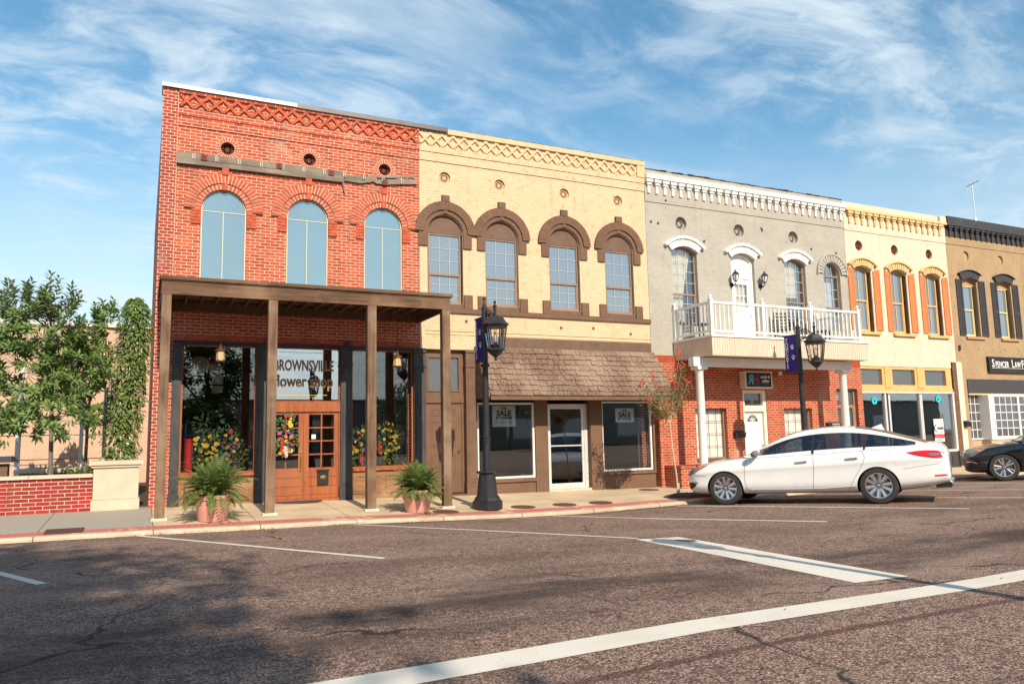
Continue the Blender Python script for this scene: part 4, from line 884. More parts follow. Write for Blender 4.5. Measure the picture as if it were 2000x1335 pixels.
b = MB().box(20.99, 25.60, -.015, .14, 2.44, 2.497).box(22.09, 22.17, .02, .12, .55, 2.438).box(22.30, 22.38, .05, .16, .55, 2.438).box(23.81, 23.87, .02, .12, .55, 2.438).box(23.895, 23.95, .03, .13, .55, 2.438).box(25.495, 25.60, .0, .14, .47, 2.438).box(20.99, 25.494, -.01, .14, .45, .53); b.build('shop_front_frame', m_alu, r4)
for xa, xb in ((20.99, 22.09), (22.38, 23.81), (23.95, 25.494)): MB().box(xa, xb, .07, .077, .531, 2.439).build('pane', m_gshop, r4)
b = MB().box(20.99, 25.60, .03, .14, -.4, .448); b.build('stall_riser', m_char, r4)
for xa in (21.2, 22.5, 24.1): MB().prism(rect(xa, xa + 1.2, -.02, .40), .018, .03, [rect(xa + .06, xa + 1.14, .04, .34)]).build('riser_panel', m_char, r4)
MB().box(25.605, 25.79, -.012, .25, -.5, 3.545).build('brick_pier', m_brickb, r4); MB().box(25.79, 26.07, -.05, .25, -.5, 3.55).build('pier', m_creamd, r4)
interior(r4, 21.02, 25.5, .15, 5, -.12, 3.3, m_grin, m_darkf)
MB().box(22.35, 23.8, 2.2, 2.3, 0, 1.45).box(22.3, 23.85, 2.15, 2.35, 1.45, 1.5).build('counter', m_grin, r4)

# ---------------------------------------------------------------- 5 tan building
r5 = thing('shop_building', 'tan painted brick shop building with black shutters and a dark bracketed parapet', 'building', (29, 0, 0), 0, GB)
TC = (26.98, 28.98, 31.05, 33.1)
holes = [archpoly(c, .425, 4.50, 6.57, .09) for c in TC] + [circ(c, 7.48, .175) for c in (26.95, 28.97, 31.02, 33.1)]
MB().prism([(25.885, 3.55), (26.08, 3.55), (26.08, -.5), (26.34, -.5), (26.34, 2.40), (33.5, 2.40), (33.5, -.5), (35, -.5), (35, 8.12), (25.885, 8.12)], 0, .25, holes).build('front_wall', m_tan, r5)
body(r5, 25.885, 35, 8.80, m_tan)
MB().box(25.885, 35, -.02, 0, 7.845, 8.11).build('frieze_course', m_tan, r5)
MB().box(25.885, 35, -.02, .25, 8.122, 8.498).build('dark_frieze', m_char, r5)
MB().box(25.885, 35, -.16, .25, 8.50, 8.83).build('parapet', m_char, r5)
dentils(r5, 26.10, 34.9, .3025, 8.46, m_char, m_tan, -.02)
for c in (26.95, 28.97, 31.02, 33.1): vent(r5, c, 7.48, .173, m_tand, deep=.06, blind=True)
for c in TC:
    seg_hood(r5, c, .44, 6.565, .10, m_char, .25, .03, .12, 1, -.07, .0)
    MB().prism(archpoly(c, .423, 6.385, 6.567, .09), .12, .16).build('tympanum', m_tand, r5)
    window(r5, c - .05, .36, 4.52, 6.383, 0, .12, .035, m_gold, m_gsash, (), (), .03, 5.49, name='sash_window', box=True)
    MB().box(c - .45, c + .63, -.07, .12, 4.41, 4.497).build('window_sill', m_tand, r5)
    for xa, xb in ((c - .765, c - .425), (c + .50, c + .86)):
        b = MB().prism(rect(xa, xb, 4.525, 6.58), -.035, -.004, [rect(xa + .04, xb - .04, 4.60, 5.45), rect(xa + .04, xb - .04, 5.52, 6.50)])
        for za, zb2 in ((4.60, 5.45), (5.52, 6.50)):
            n = int((zb2 - za) / .05)
            for k in range(n): b.box(xa + .041, xb - .041, -.026, -.008, za + k * .05 + .006, za + k * .05 + .044)
        b.build('shutter', m_char, r5)
MB().box(26.34, 33.5, -.035, 0, 2.455, 2.965).build('sign_band', plain('dark_grey_board', (.06, .054, .055), (.05, .045, .046), 4, .6, .2), r5)
MB().box(26.34, 33.5, -.055, .0, 2.402, 2.452).build('band_trim', m_gold, r5)
b = MB().box(26.341, 27.04, .10, .2, -.5, .815).box(27.041, 33.499, -.24, .2, -.5, .815); b.build('bay_base', m_tanb, r5)
b = MB().prism(rect(27.06, 33.4, .82, 2.395), -.27, -.19, [rect(27.36, 28.70, .93, 2.33), rect(28.80, 30.2, .93, 2.33), rect(30.3, 31.7, .93, 2.33), rect(31.8, 33.2, .93, 2.33)]).box(27.06, 27.13, -.188, .2, .82, 2.395).box(26.342, 27.055, .06, .18, .82, .87)
b.build('bay_window_frame', m_vinyl, r5)
b = MB()
for xa, n in ((27.36, 4), (28.80, 4), (30.3, 4), (31.8, 4)):
    for k in range(1, n): x = xa + (1.40 if xa > 28 else 1.34) * k / n; b.box(x - .014, x + .014, -.25, -.215, .93, 2.33)
    for k in range(1, 5): z = .93 + 1.4 * k / 5; b.box(xa, xa + (1.4 if xa > 28 else 1.34), -.248, -.217, z - .013, z + .013)
for k in range(1, 3): b.box(26.34 + .24 * k - .012, 26.34 + .24 * k + .012, .09, .11, .87, 2.395)
for k in range(1, 5): z = .87 + 1.52 * k / 5; b.box(26.342, 27.05, .092, .108, z - .012, z + .012)
b.build('glazing_bar', m_vinyl, r5)
for xa, xb in ((27.36, 28.70), (28.80, 30.2), (30.3, 31.7), (31.8, 33.2)): MB().box(xa, xb, -.232, -.227, .93, 2.33).build('pane', m_gdark, r5)
MB().box(26.342, 27.055, .115, .12, .87, 2.398).build('pane', m_gdark, r5)
for x in (27.25, 28.05, 28.75, 29.6): MB().prism(rect(x - .055, x + .055, 4.03, 4.14), -.012, .0).build('anchor_plate', m_tand, r5)
MB().box(26.05, 26.13, -.06, 0, 3.98, 4.16).build('wall_bracket', m_char, r5)
interior(r5, 26.4, 33.4, .26, 4, -.1, 2.4, m_dark, m_darkf)
# ---------------------------------------------------------------- signs and fittings on the facades
def scribble(x0, x1, z, h, y, m, root):   # the illegible small print of the photo
    r = random.Random(int(x0 * 100)); b = MB(); x = x0
    while x < x1 - h * .3:
        w = h * r.uniform(.3, .55)
        if r.random() < .86: b.tube([(x, y, z + h * r.uniform(0, .3)), (x + w * .3, y, z + h * r.uniform(.7, 1)), (x + w * .6, y, z + h * r.uniform(0, .3)), (x + w, y, z + h * r.uniform(.3, .9))], h * .055, 4)
        x += w + h * .14
    return b.build('small_print', m, root)
def sale_sign(x0, x1, z0, z1, label, full):
    t = thing('sale_sign', label, 'sign', ((x0 + x1) / 2, .095, z0), 0, 'for sale notices in the brown shop windows')
    MB().box(x0, x1, .072, .076, z0, z1).build('card', m_paper, t); c = (x0 + x1) / 2; h = z1 - z0 if full else (z1 - z0) * 1.32
    text_mesh('FOR', h * .17, m_ink, 'lettering', t, (c, 0.0705, z1 - h * .13), bold=.004); text_mesh('SALE', h * .36, m_ink, 'lettering', t, (c, 0.0705, z1 - h * .36), sx=1.02, bold=.009)
    text_mesh('BY OWNER', h * .175, m_ink, 'lettering', t, (c, 0.0705, z1 - h * .585), sx=.95, bold=.005)
    MB().box(x0 + .03, x1 - .03, .0695, .0715, z1 - h * .70, z1 - h * .695).box(x0 + .03, x1 - .03, .0695, .0715, z1 - h * .9, z1 - h * .893).build('ruled_line', m_ink, t) if full else None
    if full: scribble(x0 + .05, x1 - .05, z1 - h * .84, h * .11, .0700, m_ink, t)
scribble(2.90, 3.62, 2.235, .04, .073, m_gleaf, SCRIB)
sale_sign(7.90, 8.54, 1.53, 2.05, 'white for sale by owner card with handwriting in the window left of the glass door', True)
sale_sign(11.55, 12.15, 1.60, 1.98, 'white for sale by owner card in the window right of the glass door', False)

sg = thing('shop_sign', 'black box sign with teal and red initials hung over the white door under the balcony', 'sign', (16.36, -.25, 2.54), 0)
MB().prism(rect(15.86, 16.90, 2.54, 3.035), -.30, -.275, [rect(15.895, 16.865, 2.575, 3.0)]).box(15.86, 16.90, -.274, -.062, 2.54, 3.035).build('cabinet', m_ivory, sg)
MB().box(15.896, 16.864, -.285, -.276, 2.576, 2.999).build('face', m_ink, sg)
o = text_mesh('R', .40, m_teal, 'lettering', sg, (16.08, -.287, 2.785), sx=-.80, bold=.006); text_mesh('H', .40, m_crim, 'lettering', sg, (16.27, -.287, 2.785), sx=.85, bold=.006)
text_mesh('studio &', .12, m_inkw, 'lettering', sg, (16.63, -.287, 2.875), sx=.85, shear=.3, bold=.003); text_mesh('gallery', .12, m_inkw, 'lettering', sg, (16.64, -.287, 2.755), sx=.85, shear=.3, bold=.003)
sg = thing('shop_sign', 'long black board with white raised letters above the dark grey band of the tan building', 'sign', (29.4, 0, 3.23), 0)
MB().box(27.55, 31.3, -.10, -.002, 3.235, 3.79).build('board', m_ink, sg)
MB().prism(rect(27.55, 31.3, 3.235, 3.79), -.115, -.101, [rect(27.59, 31.26, 3.275, 3.75)]).prism(rect(27.64, 31.21, 3.33, 3.70), -.104, -.1005, [rect(27.65, 31.2, 3.34, 3.69)]).build('moulding', m_char, sg)
xx = 27.70
for cap, rest in (('S', 'PENCER'), ('L', 'AW'), ('F', 'IRM')):
    o = text_mesh(cap, .40, m_inkw, 'lettering', sg, (xx, -.107, 3.535), align='LEFT', bold=.006, ext=.006, sx=.80); xx += .20 if cap != 'L' else .17
    o = text_mesh(rest, .30, m_inkw, 'lettering', sg, (xx, -.107, 3.505), align='LEFT', bold=.005, ext=.006, sx=.72); xx += {'PENCER': .95, 'AW': .42, 'IRM': .5}[rest]
MB().box(27.70, 30.3, -.106, -.1005, 3.372, 3.384).build('underline', m_inkw, sg)

po = thing('poster', 'white and red realtor poster in the right window of the cream building', 'poster', (24.71, .05, .8), 0)
MB().box(24.46, 24.965, .05, .054, .80, 1.57).build('card', m_paper, po); MB().prism(rect(24.44, 24.985, .78, 1.73), .046, .0495, [rect(24.46, 24.965, .80, 1.715)]).build('holder', m_ink, po)
MB().box(24.46, 24.965, .045, .0485, .925, 1.055).build('red_band', m_redp, po); MB().bar((24.52, .046, 1.36), (24.715, .046, 1.47), .02, .004, (0, 0, 1)).bar((24.715, .046, 1.47), (24.93, .046, 1.36), .02, .004, (0, 0, 1)).build('house_print', m_redp, po)
MB().arc(24.60, 1.26, .10, .14, R(-170), R(-10), .044, .048, 14).build('letter_c', m_ink, po); text_mesh('ONNER', .125, m_ink, 'lettering', po, (24.77, .046, 1.25), bold=.004, sx=.8)
scribble(24.58, 24.92, 1.105, .035, .0465, m_ink, po); scribble(24.51, 24.92, .96, .06, .0435, m_inkw, po); scribble(24.50, 24.93, .83, .06, .0465, m_redp, po)
for x, z, l in ((21.645, 2.20, 'round cyan paw sticker on the left pane of the cream shop'), (24.825, 2.26, 'round cyan paw sticker on the right pane above the realtor poster')):
    t = thing('window_sticker', l, 'sticker', (x, .06, z), 0, 'cyan paw stickers')
    MB().prism(circ(x, z, .125, 22), .058, .063).build('disc', m_cyan, t); b = MB().prism([(x - .055, z - .01), (x, z - .07), (x + .055, z - .01), (x, z + .02)], .053, .0575)
    for dx, dz in ((-.07, .04), (-.025, .075), (.025, .075), (.07, .04)): b.prism(circ(x + dx, z + dz, .016, 8), .053, .0575)
    b.build('paw', m_ink, t)

def mailbox(x0, x1, z0, z1, y, label, paper=False):
    t = thing('mailbox', label, 'mailbox', ((x0 + x1) / 2, y, z0), 0, 'wall mailboxes')
    MB().prism([(x0, z0), (x1, z0), (x1, z1), (x0, z1)], y - .11, y).build('box', m_chard, t); MB().add([(x0 - .01, y, z1 + .05), (x1 + .01, y, z1 + .05), (x1 + .01, y - .14, z1 - .02), (x0 - .01, y - .14, z1 - .02), (x0 - .01, y, z1 + .03), (x1 + .01, y, z1 + .03), (x1 + .01, y - .14, z1 - .04), (x0 - .01, y - .14, z1 - .04)], [(0, 1, 2, 3), (7, 6, 5, 4), (0, 3, 7, 4), (1, 5, 6, 2), (2, 6, 7, 3), (0, 4, 5, 1)]).build('lid', m_chard, t)
    if paper: MB().box(x0 + .16, x1 - .06, y - .12, y - .111, z1 - .06, z1 + .005).build('letter', m_paper, t)
mailbox(15.50, 15.88, 1.12, 1.25, -.06, 'black wall mailbox on the red brick beside the white front door')
mailbox(19.23, 19.78, 1.37, 1.46, -.06, 'black wall mailbox with a white letter beside the dark door behind the white car', True)
mailbox(25.88, 26.14, 1.28, 1.45, -.05, 'small black mailbox on the pale pier between the cream and the tan building')

def coach(x, z, label):
    t = thing('wall_lantern', label, 'wall lamp', (x, 0, z - .2), 0, 'black lanterns flanking the balcony door'); y = -.20
    MB().prism(circ(x, z - .21, .075, 14), -.03, -.001).tube([(x, -.03, z - .2), (x, -.12, z - .25), (x, -.20, z - .18)], .018, 6).build('bracket', m_chard, t)
    MB().lathe([(.04, -.15), (.055, -.13), (.05, -.12), (1e-6, -.12)], (x, y, z), 6).lathe([(.125, .07), (.10, .10), (.055, .15), (.02, .17), (.03, .2), (1e-6, .23)], (x, y, z), 6).build('cap', m_chard, t)
    b = MB()
    for k in range(6): a = 2 * PI * k / 6; b.bar((x + .055 * math.cos(a), y + .055 * math.sin(a), z - .12), (x + .105 * math.cos(a), y + .105 * math.sin(a), z + .07), .014, .014)
    b.build('cage', m_chard, t); MB().lathe([(.045, -.115), (.09, .068)], (x, y, z), 6).build('glass', m_bulb, t)
coach(15.80, 5.86, 'black wall lantern left of the white balcony door'); coach(16.94, 5.89, 'black wall lantern right of the white balcony door')

for x, z, l in ((2.44, 3.50, 'small dark floodlight above the pilaster left of the transom lettering'), (4.22, 3.49, 'small dark floodlight above the pilaster right of the transom lettering')):
    t = thing('floodlight', l, 'light fitting', (x, -.05, z), 0, 'small floodlights under the porch'); MB().lathe([(.05, -.03), (.045, .05), (.02, .07)], (x, -.10, z), 12, 'y').build('head', m_chard, t); MB().tube([(x, -.02, z + .02), (x, -.06, z + .02)], .015, 6).build('arm', m_chard, t)
t = thing('junction_box', 'small white junction box with black cable on the brick right of the box sign', 'electrical box', (17.42, -.06, 3.02)); MB().box(17.36, 17.49, -.12, -.062, 2.96, 3.06).build('box', m_vinyl, t); MB().tube([(17.36, -.09, 3.0), (17.15, -.08, 2.97), (17.0, -.08, 2.82), (16.93, -.09, 2.6), (16.90, -.12, 2.56)], .012, 5).tube([(17.49, -.09, 3.01), (17.9, -.075, 3.0), (18.3, -.075, 3.04)], .010, 5).build('cable', m_chard, t)
# ---------------------------------------------------------------- street lamps and banners
def lamp_base():
    b = MB(); q = [(.27, 0), (.27, .16), (.235, .19), (.225, .235), (.185, .29), (.15, .72), (.17, .735), (.20, .76), (.185, .785), (.10, .80)]
    return b.lathe([(r * 1.17, z) for r, z in q], (0, 0, 0), 8, rot=PI / 8)
def make_lamp(label, x, y, z, rz):
    t = thing('street_lamp', label, 'street lamp', (x, y, z), rz, 'black lantern street lamps')
    lamp_base().build('pedestal', m_chard, t, False, True)
    MB().lathe([(.085, .80), (.075, 1.40), (.092, 1.405), (.092, 1.43), (.078, 1.44), (.078, 1.47), (.09, 1.475), (.09, 1.495), (.072, 1.51), (.058, 4.24), (.066, 4.245), (.066, 4.275), (.045, 4.30), (.018, 4.40), (.012, 4.42), (.012, 4.435), (.034, 4.46), (.034, 4.475), (1e-6, 4.505)], (0, 0, 0), 16).lathe([(.09, 2.99), (.10, 3.0), (.10, 3.04), (.075, 3.06)], (0, 0, 0), 12).build('pole', m_chard, t, True, True)
    b = MB().tube([(0, -.05, 3.93), (0, -.2, 3.94), (0, -.40, 4.0), (0, -.52, 4.06)], .017, 6)
    pts = []
    for k in range(22): a = k / 21 * 3.6 * PI; r = .105 * (1 - k / 26); pts.append((0, -.20 + r * math.cos(a), 4.07 + r * math.sin(a)))
    b.tube(pts, .012, 5); pts = [(0, -.05 - .5 * k / 12, 4.16 + .06 * math.sin(k / 12 * PI * 1.6) - .05 * (k / 12)) for k in range(13)]; b.tube(pts, .012, 5)
    b.tube([(0, -.36 + .05 * math.cos(k / 10 * 2.4 * PI), 4.06 + .05 * math.sin(k / 10 * 2.4 * PI)) for k in range(11)], .009, 5)
    b.build('scroll_arm', m_chard, t, True, True)
    c = (0, -.55, 0); b = MB()
    b.lathe([(.032, 3.98), (.032, 4.20), (.045, 4.21), (.045, 4.23), (.012, 4.25), (.012, 4.27), (.034, 4.30), (.034, 4.31), (1e-6, 4.34)], c, 10)
    b.lathe([(.275, 3.80), (.285, 3.815), (.285, 3.845), (.25, 3.865), (.235, 3.875), (.20, 3.93), (.175, 3.975), (.13, 4.005), (.04, 4.02)], c, 6, rot=PI / 6).lathe([(.25, 3.80), (.245, 3.76), (.23, 3.755)], c, 6, rot=PI / 6)
    b.lathe([(1e-6, 3.065), (.028, 3.08), (.03, 3.10), (.014, 3.125), (.03, 3.14), (.09, 3.185), (.145, 3.245), (.16, 3.27), (.195, 3.28), (.195, 3.315), (.17, 3.325), (1e-6, 3.33)], c, 6, rot=PI / 6)
    for k in range(6):
        a = PI / 6 + 2 * PI * k / 6; b.bar((.175 * math.cos(a), -.55 + .175 * math.sin(a), 3.32), (.243 * math.cos(a), -.55 + .243 * math.sin(a), 3.77), .022, .022)
        a2 = a + PI / 6; b.bar((.150 * math.cos(a2), -.55 + .150 * math.sin(a2), 3.32), (.209 * math.cos(a2), -.55 + .209 * math.sin(a2), 3.77), .010, .010)
    b.build('lantern_frame', m_chard, t, False, True)
    MB().lathe([(.165, 3.325), (.232, 3.765)], c, 6, rot=PI / 6).build('lantern_glass', m_glan, t, False, True, False)
    o = MB().lathe([(.09, 3.33), (.10, 3.40), (.035, 3.42), (.035, 3.45)], c, 12).build('bulb_socket', m_chard, t, False, True); MB().lathe([(.03, 3.451), (.052, 3.50), (.05, 3.55), (.028, 3.63), (1e-6, 3.69)], c, 12).build('bulb', m_bulb, o, True, True)
    return t
lp = make_lamp('black street lamp with blue banner standing by the porch in front of the shingled awning', 6.60, -2.49, -.215, 0)
l2 = dup(lp, (15.70, -2.55, -.26), 0, 'black street lamp with blue banner standing behind the white car before the balcony')
l3 = dup(lp, (6.35, -14.95, zr(6.35, -14.95)), PI, 'black street lamp at the near side of the road whose shadow crosses the stop line')
def paw(b, y, z, s, x0, x1):
    def pr(poly): b.add([(x0, a, c) for a, c in poly] + [(x1, a, c) for a, c in poly], [tuple(range(len(poly))), tuple(reversed(range(len(poly), 2 * len(poly))))] + [(i, (i + 1) % len(poly), (i + 1) % len(poly) + len(poly), i + len(poly)) for i in range(len(poly))])
    pr([(y + s * .5 * math.cos(a), z - s * .28 + s * .42 * math.sin(a)) for a in [2 * PI * k / 12 for k in range(12)]])
    for dy, dz in ((-.62, .25), (-.24, .60), (.24, .60), (.62, .25)): pr([(y + s * dy + s * .19 * math.cos(a), z + s * dz + s * .24 * math.sin(a)) for a in [2 * PI * k / 8 for k in range(8)]])
def banner(lx, ly, lz, label):
    t = thing('banner', label, 'banner', (lx, ly + .28, lz), 0, 'blue banners on the lamp posts')
    b = MB(); n, m = 6, 12; y0, y1, z0, z1 = ly + .075, ly + .505, lz + 3.12, lz + 4.08
    for s in (-.003, .003):
        for i in range(n + 1):
            for j in range(m + 1): u, v = i / n, j / m; b.v.append((lx + s + .009 * math.sin(u * 5 + v * 3) * (1 - abs(v - .5) * 2 * .8), y0 + (y1 - y0) * u, z0 + (z1 - z0) * v))
    for q in (0, 1):
        for i in range(n):
            for j in range(m): k = q * (n + 1) * (m + 1) + i * (m + 1) + j; b.f.append((k, k + m + 1, k + m + 2, k + 1)); b.m.append(0)
    b.build('cloth', m_navy, t, True, recalc=False)
    MB().tube([(lx, ly + .05, z1 + .012), (lx, y1 + .06, z1 + .012)], .012, 6).build('rod', m_chard, t); MB().tube([(lx, ly + .05, z0 - .01), (lx, y1 + .02, z0 - .01)], .010, 6).build('rod', m_chard, t)
    for i, ch in enumerate('TOMCATS'): text_mesh(ch, .15, m_inkw, 'lettering', t, (lx - .022, y1 - .10, z1 - .13 - i * .118), (PI / 2, 0, -PI / 2), bold=.004, sx=.9)
    for yy, zz in ((y0 + .13, z1 - .32), (y0 + .11, z1 - .60)): b = MB(); paw(b, yy, zz, .085, lx - .030, lx - .024); b.build('paw_print', m_inkw, t)
banner(6.60, -2.49, -.215, 'navy blue team banner with white paws on the lamp post nearest the porch')
banner(15.70, -2.55, -.26, 'navy blue team banner with white paws on the lamp post behind the white car')

# ---------------------------------------------------------------- porch lanterns
def hang_lantern(x, y, z, label, flare):
    t = thing('hanging_lantern', label, 'lantern', (x, y, z), 0, 'bronze lanterns hanging from the porch')
    MB().tube([(x, y, z + .36), (x, y, 4.21)], .006, 5).build('rod', m_chard, t)
    b = MB().lathe([(1e-6, z + .36), (.018, z + .34), (.012, z + .31), (.035, z + .29), (.03, z + .26), (.06, z + .245), (.11, z + .20), (.115, z + .19), (.085, z + .185)], (x, y, 0), 16)
    b.lathe([(.095 + flare * .01, z + .0), (.10 + flare * .012, z - .012), (.085, z - .03), (.03, z - .035)], (x, y, 0), 16)
    for k in range(8): a = 2 * PI * k / 8; b.bar((x + (.085 + flare * .012) * math.cos(a), y + (.085 + flare * .012) * math.sin(a), z), (x + .08 * math.cos(a), y + .08 * math.sin(a), z + .187), .008, .008)
    b.build('frame', m_copper, t, True); MB().lathe([(.082 + flare * .01, z), (.076, z + .184)], (x, y, 0), 16).build('glass', m_amber, t, True)
    MB().lathe([(.02, z + .02), (.035, z + .08), (.02, z + .13), (1e-6, z + .15)], (x, y, 0), 8).build('bulb', m_bulb, t)
hang_lantern(1.395, -1.0, 2.94, 'bronze lantern hanging before the left display window', 0)
hang_lantern(5.11, -1.0, 2.90, 'bronze lantern hanging before the right display window', 1.2)

# ---------------------------------------------------------------- pots, ferns, flowers
def pot(x, y, label, r=.30, h=.46):
    z = zs(x, y); t = thing('flower_pot', label, 'flower pot', (x, y, z), 0, 'terracotta pots under the porch')
    MB().lathe([(.001, 0), (r * .74, 0), (r * .79, .02), (r * .97, h - .08), (r * 1.06, h - .075), (r * 1.08, h), (r * .98, h), (r * .95, h - .06), (.001, h - .06)], (0, 0, 0), 32).build('bowl', m_terra, t, True, True)
    MB().lathe([(r * .94, h - .055), (r * .5, h - .03), (1e-6, h - .02)], (0, 0, 0), 24).build('potting_soil', m_soil, t, True, True, False); return z
def fern(x, y, z, n, L, label, seed, spread=1.):
    r = random.Random(seed); b = MB()
    for k in range(n):
        a = r.uniform(0, 2 * PI); e = r.uniform(.85, 1.57) if k % 5 else r.uniform(.1, .7); l = L * (r.uniform(.6, 1.0) if k % 4 else r.uniform(.45, .75)); p = Vector((x + .1 * math.cos(a), y + .1 * math.sin(a), z)); d = Vector((math.cos(a) * math.cos(e), math.sin(a) * math.cos(e), math.sin(e))); pts = [p.copy()]
        st = 18
        for i in range(st):
            p = p + d * l / st; pts.append(p.copy()); d = (d + Vector((0, 0, -.055 * spread - .026 * i / st * 3 - (.03 if k % 4 == 0 else 0)))).normalized()
        for i in range(1, st + 1):
            q = pts[i]; dd = (pts[i] - pts[i - 1]).normalized(); sd = dd.cross(Vector((0, 0, 1))); sd = sd.normalized() if sd.length > .05 else Vector((1, 0, 0)); up2 = sd.cross(dd)
            wl = .095 * math.sin(PI * (.12 + .86 * i / (st + 1)))
            for s in (-1, 1):
                b.leaf(q, sd * s + dd * .55 + up2 * .15, wl * r.uniform(.8, 1.15), .026, up2, r.uniform(0, .4))
        b.tube(pts[::3] + [pts[-1]], .004, 3, False)
    o = b.build('fern', m_fern, recalc=False); return tag(o, label, 'plant', 'ferns in the terracotta pots')
z = pot(1.205, -2.45, 'pink terracotta pot with trailing fern between the first two porch posts', .315, .46); fern(1.205, -2.45, z + .42, 250, .80, 'bushy green fern in the pot in front of the left display window', 3)
z = pot(5.055, -2.50, 'pink terracotta pot with upright fern beside the right porch post', .30, .44); fern(5.055, -2.50, z + .40, 220, .66, 'lighter green fern in the pot in front of the right display window', 4, .8)
b = MB()
for k in range(60): a, rr = rnd.uniform(0, 6.28), rnd.uniform(0, .2); b.leaf((5.18 + rr * math.cos(a), -2.86 + .4 * rr * math.sin(a), zs(5.2, -2.86)), (math.cos(a), math.sin(a), rnd.uniform(.3, 1.6)), rnd.uniform(.04, .09), .02, (0, 0, 1))
tag(b.build('weed', m_fern, recalc=False), 'tuft of small weeds on the pavement at the foot of the right pot', 'weed')
b = MB()
for k in range(110): a, rr = rnd.uniform(0, 6.28), rnd.uniform(0, .3); b.leaf((3.35 + rr * 1.3 * math.cos(a), -3.42 + .25 * rr * math.sin(a), zr(3.4, -3.42)), (math.cos(a), math.sin(a), rnd.uniform(.1, .8)), rnd.uniform(.03, .07), .014, (0, 0, 1))
tag(b.build('weed', m_fern, recalc=False), 'pale grass tuft growing in the gutter before the flower shop door', 'weed')
def bloom(b, p, r, n=7, rr=rnd):
    p = Vector(p); f = Vector((rr.uniform(-.5, .3), -1, rr.uniform(-.2, .6))).normalized(); a = f.cross(Vector((0, 0, 1))).normalized(); c = a.cross(f)
    for lay, (q, tilt) in enumerate(((1., .25), (.68, .7), (.4, 1.3))):
        for k in range(n - lay):
            t = 2 * PI * (k + .5 * lay) / (n - lay); d = (a * math.cos(t) + c * math.sin(t)) + f * tilt; b.leaf(p, d, r * q, r * .75 * q, f, .05)
def bouquet(label, cat, cx, cy, cz, w, h, dpt, blooms, nl, seed, grp=None, name='bouquet', spikes=()):
    r = random.Random(seed); t = thing(name, label, cat, (cx, cy, cz - h / 2), 0, grp); b = MB()
    def pt(k=1.):
        while True:
            x, y, z = r.uniform(-1, 1), r.uniform(-1, 1), r.uniform(-1, 1)
            if x * x + y * y + z * z < 1: return Vector((cx + x * w / 2 * k, cy + y * dpt / 2 * k, cz + z * h / 2 * k))
    for k in range(nl): p = pt(); b.leaf(p, (p.x - cx + r.uniform(-.2, .2), p.y - cy - r.uniform(0, .2), (p.z - cz) * .8 + r.uniform(-.1, .2)), r.uniform(.06, .13), r.uniform(.025, .05), (r.uniform(-.4, .4), -1, r.uniform(-.3, .6)))
    b.build('foliage', m_flf, t, recalc=False)
    for c, n, s in blooms:
        b = MB()
        for k in range(int(n * 1.7)): p = pt(.95); p.y = min(p.y, cy) - dpt * .25; bloom(b, p, s * .62 * r.uniform(.65, 1.25), 7, r)
        b.build(c + '_blossom', FLW[c], t, recalc=False)
    for c, x, z, l in spikes:
        b = MB()
        for k in range(int(l / .018)): bloom(b, (x + r.uniform(-.03, .03) * (1 - k * .018 / l * .5), cy - dpt * .5, z - k * .018), .035, 5, r)
        b.build(c + '_flower_spike', FLW[c], t, recalc=False)
    return t
bouquet('hanging spray of mixed flowers on the left leaf of the varnished door', 'wreath', 2.87, -.035, 1.42, .50, .95, .10, (('yellow', 6, .085), ('pink', 4, .07), ('red', 4, .06), ('purple', 2, .06), ('orange', 5, .04)), 150, 5, None, 'door_spray', (('red', 2.78, 1.35, .34), ('white', 2.86, 1.15, .22), ('pink', 2.88, 1.14, .2)))
GF = 'flower displays in the shop windows'
bouquet('yellow and orange silk flower display in the left display window', 'flowers', 1.28, .45, 1.12, .62, .95, .4, (('yellow', 13, .085), ('orange', 6, .06), ('white', 3, .05)), 170, 6, GF)
bouquet('pink, blue and yellow flower display beside the red stand in the left window', 'flowers', 1.72, .50, 1.22, .42, .80, .3, (('pink', 4, .07), ('yellow', 5, .07), ('purple', 4, .06), ('red', 3, .06)), 110, 7, GF)
bouquet('tall leafy green plant standing behind the flowers in the left window', 'plant', 1.32, .9, 1.75, .60, .95, .35, (), 130, 8, GF)
bouquet('dim bouquet at the right end of the left display window', 'flowers', 1.98, .75, .98, .36, .6, .3, (('orange', 5, .05), ('pink', 3, .05)), 90, 9, GF)
bouquet('mixed red, purple and yellow flower display in the right window beside the pilaster', 'flowers', 4.66, .42, 1.10, .62, .95, .35, (('yellow', 7, .09), ('purple', 5, .06), ('red', 5, .05), ('white', 2, .05)), 200, 10, GF, 'bouquet', (('red', 4.62, .95, .28), ('red', 5.05, 1.22, .3)))
bouquet('round bush of yellow roses in the right display window', 'flowers', 5.28, .45, 1.18, .66, 1.05, .4, (('yellow', 20, .065),), 230, 12, GF)
t = thing('display_stand', 'bright red cylinder stand in the left corner of the left display window', 'stand', (.92, .45, .62)); MB().lathe([(.001, 0), (.085, 0), (.085, .72), (.001, .72)], (0, 0, 0), 18).build('column', FLW['red'], t, True, True); MB().lathe([(.10, .72), (.10, .75), (.001, .76)], (0, 0, 0), 18).build('top_disc', FLW['red'], t, True, True)
b = MB()
for x in (.86, 1.50): b.tube([(x, .62, .6), (x, .62, 1.72)], .01, 6)
for z in (1.45, 1.72): b.tube([(.86, .62, z), (1.50, .62, z)], .01, 6)
for k in range(1, 5): b.tube([(.86 + .128 * k, .62, 1.45), (.86 + .128 * k, .62, 1.72)], .006, 5)
tag(b.build('wire_trellis', m_chard), 'thin iron trellis frame behind the left window flowers', 'trellis')
t = thing('bench', 'low rusty brown bench half hidden behind the left fern pot', 'bench', (1.15, -.35, zs(1.1, -.35))); b = MB()
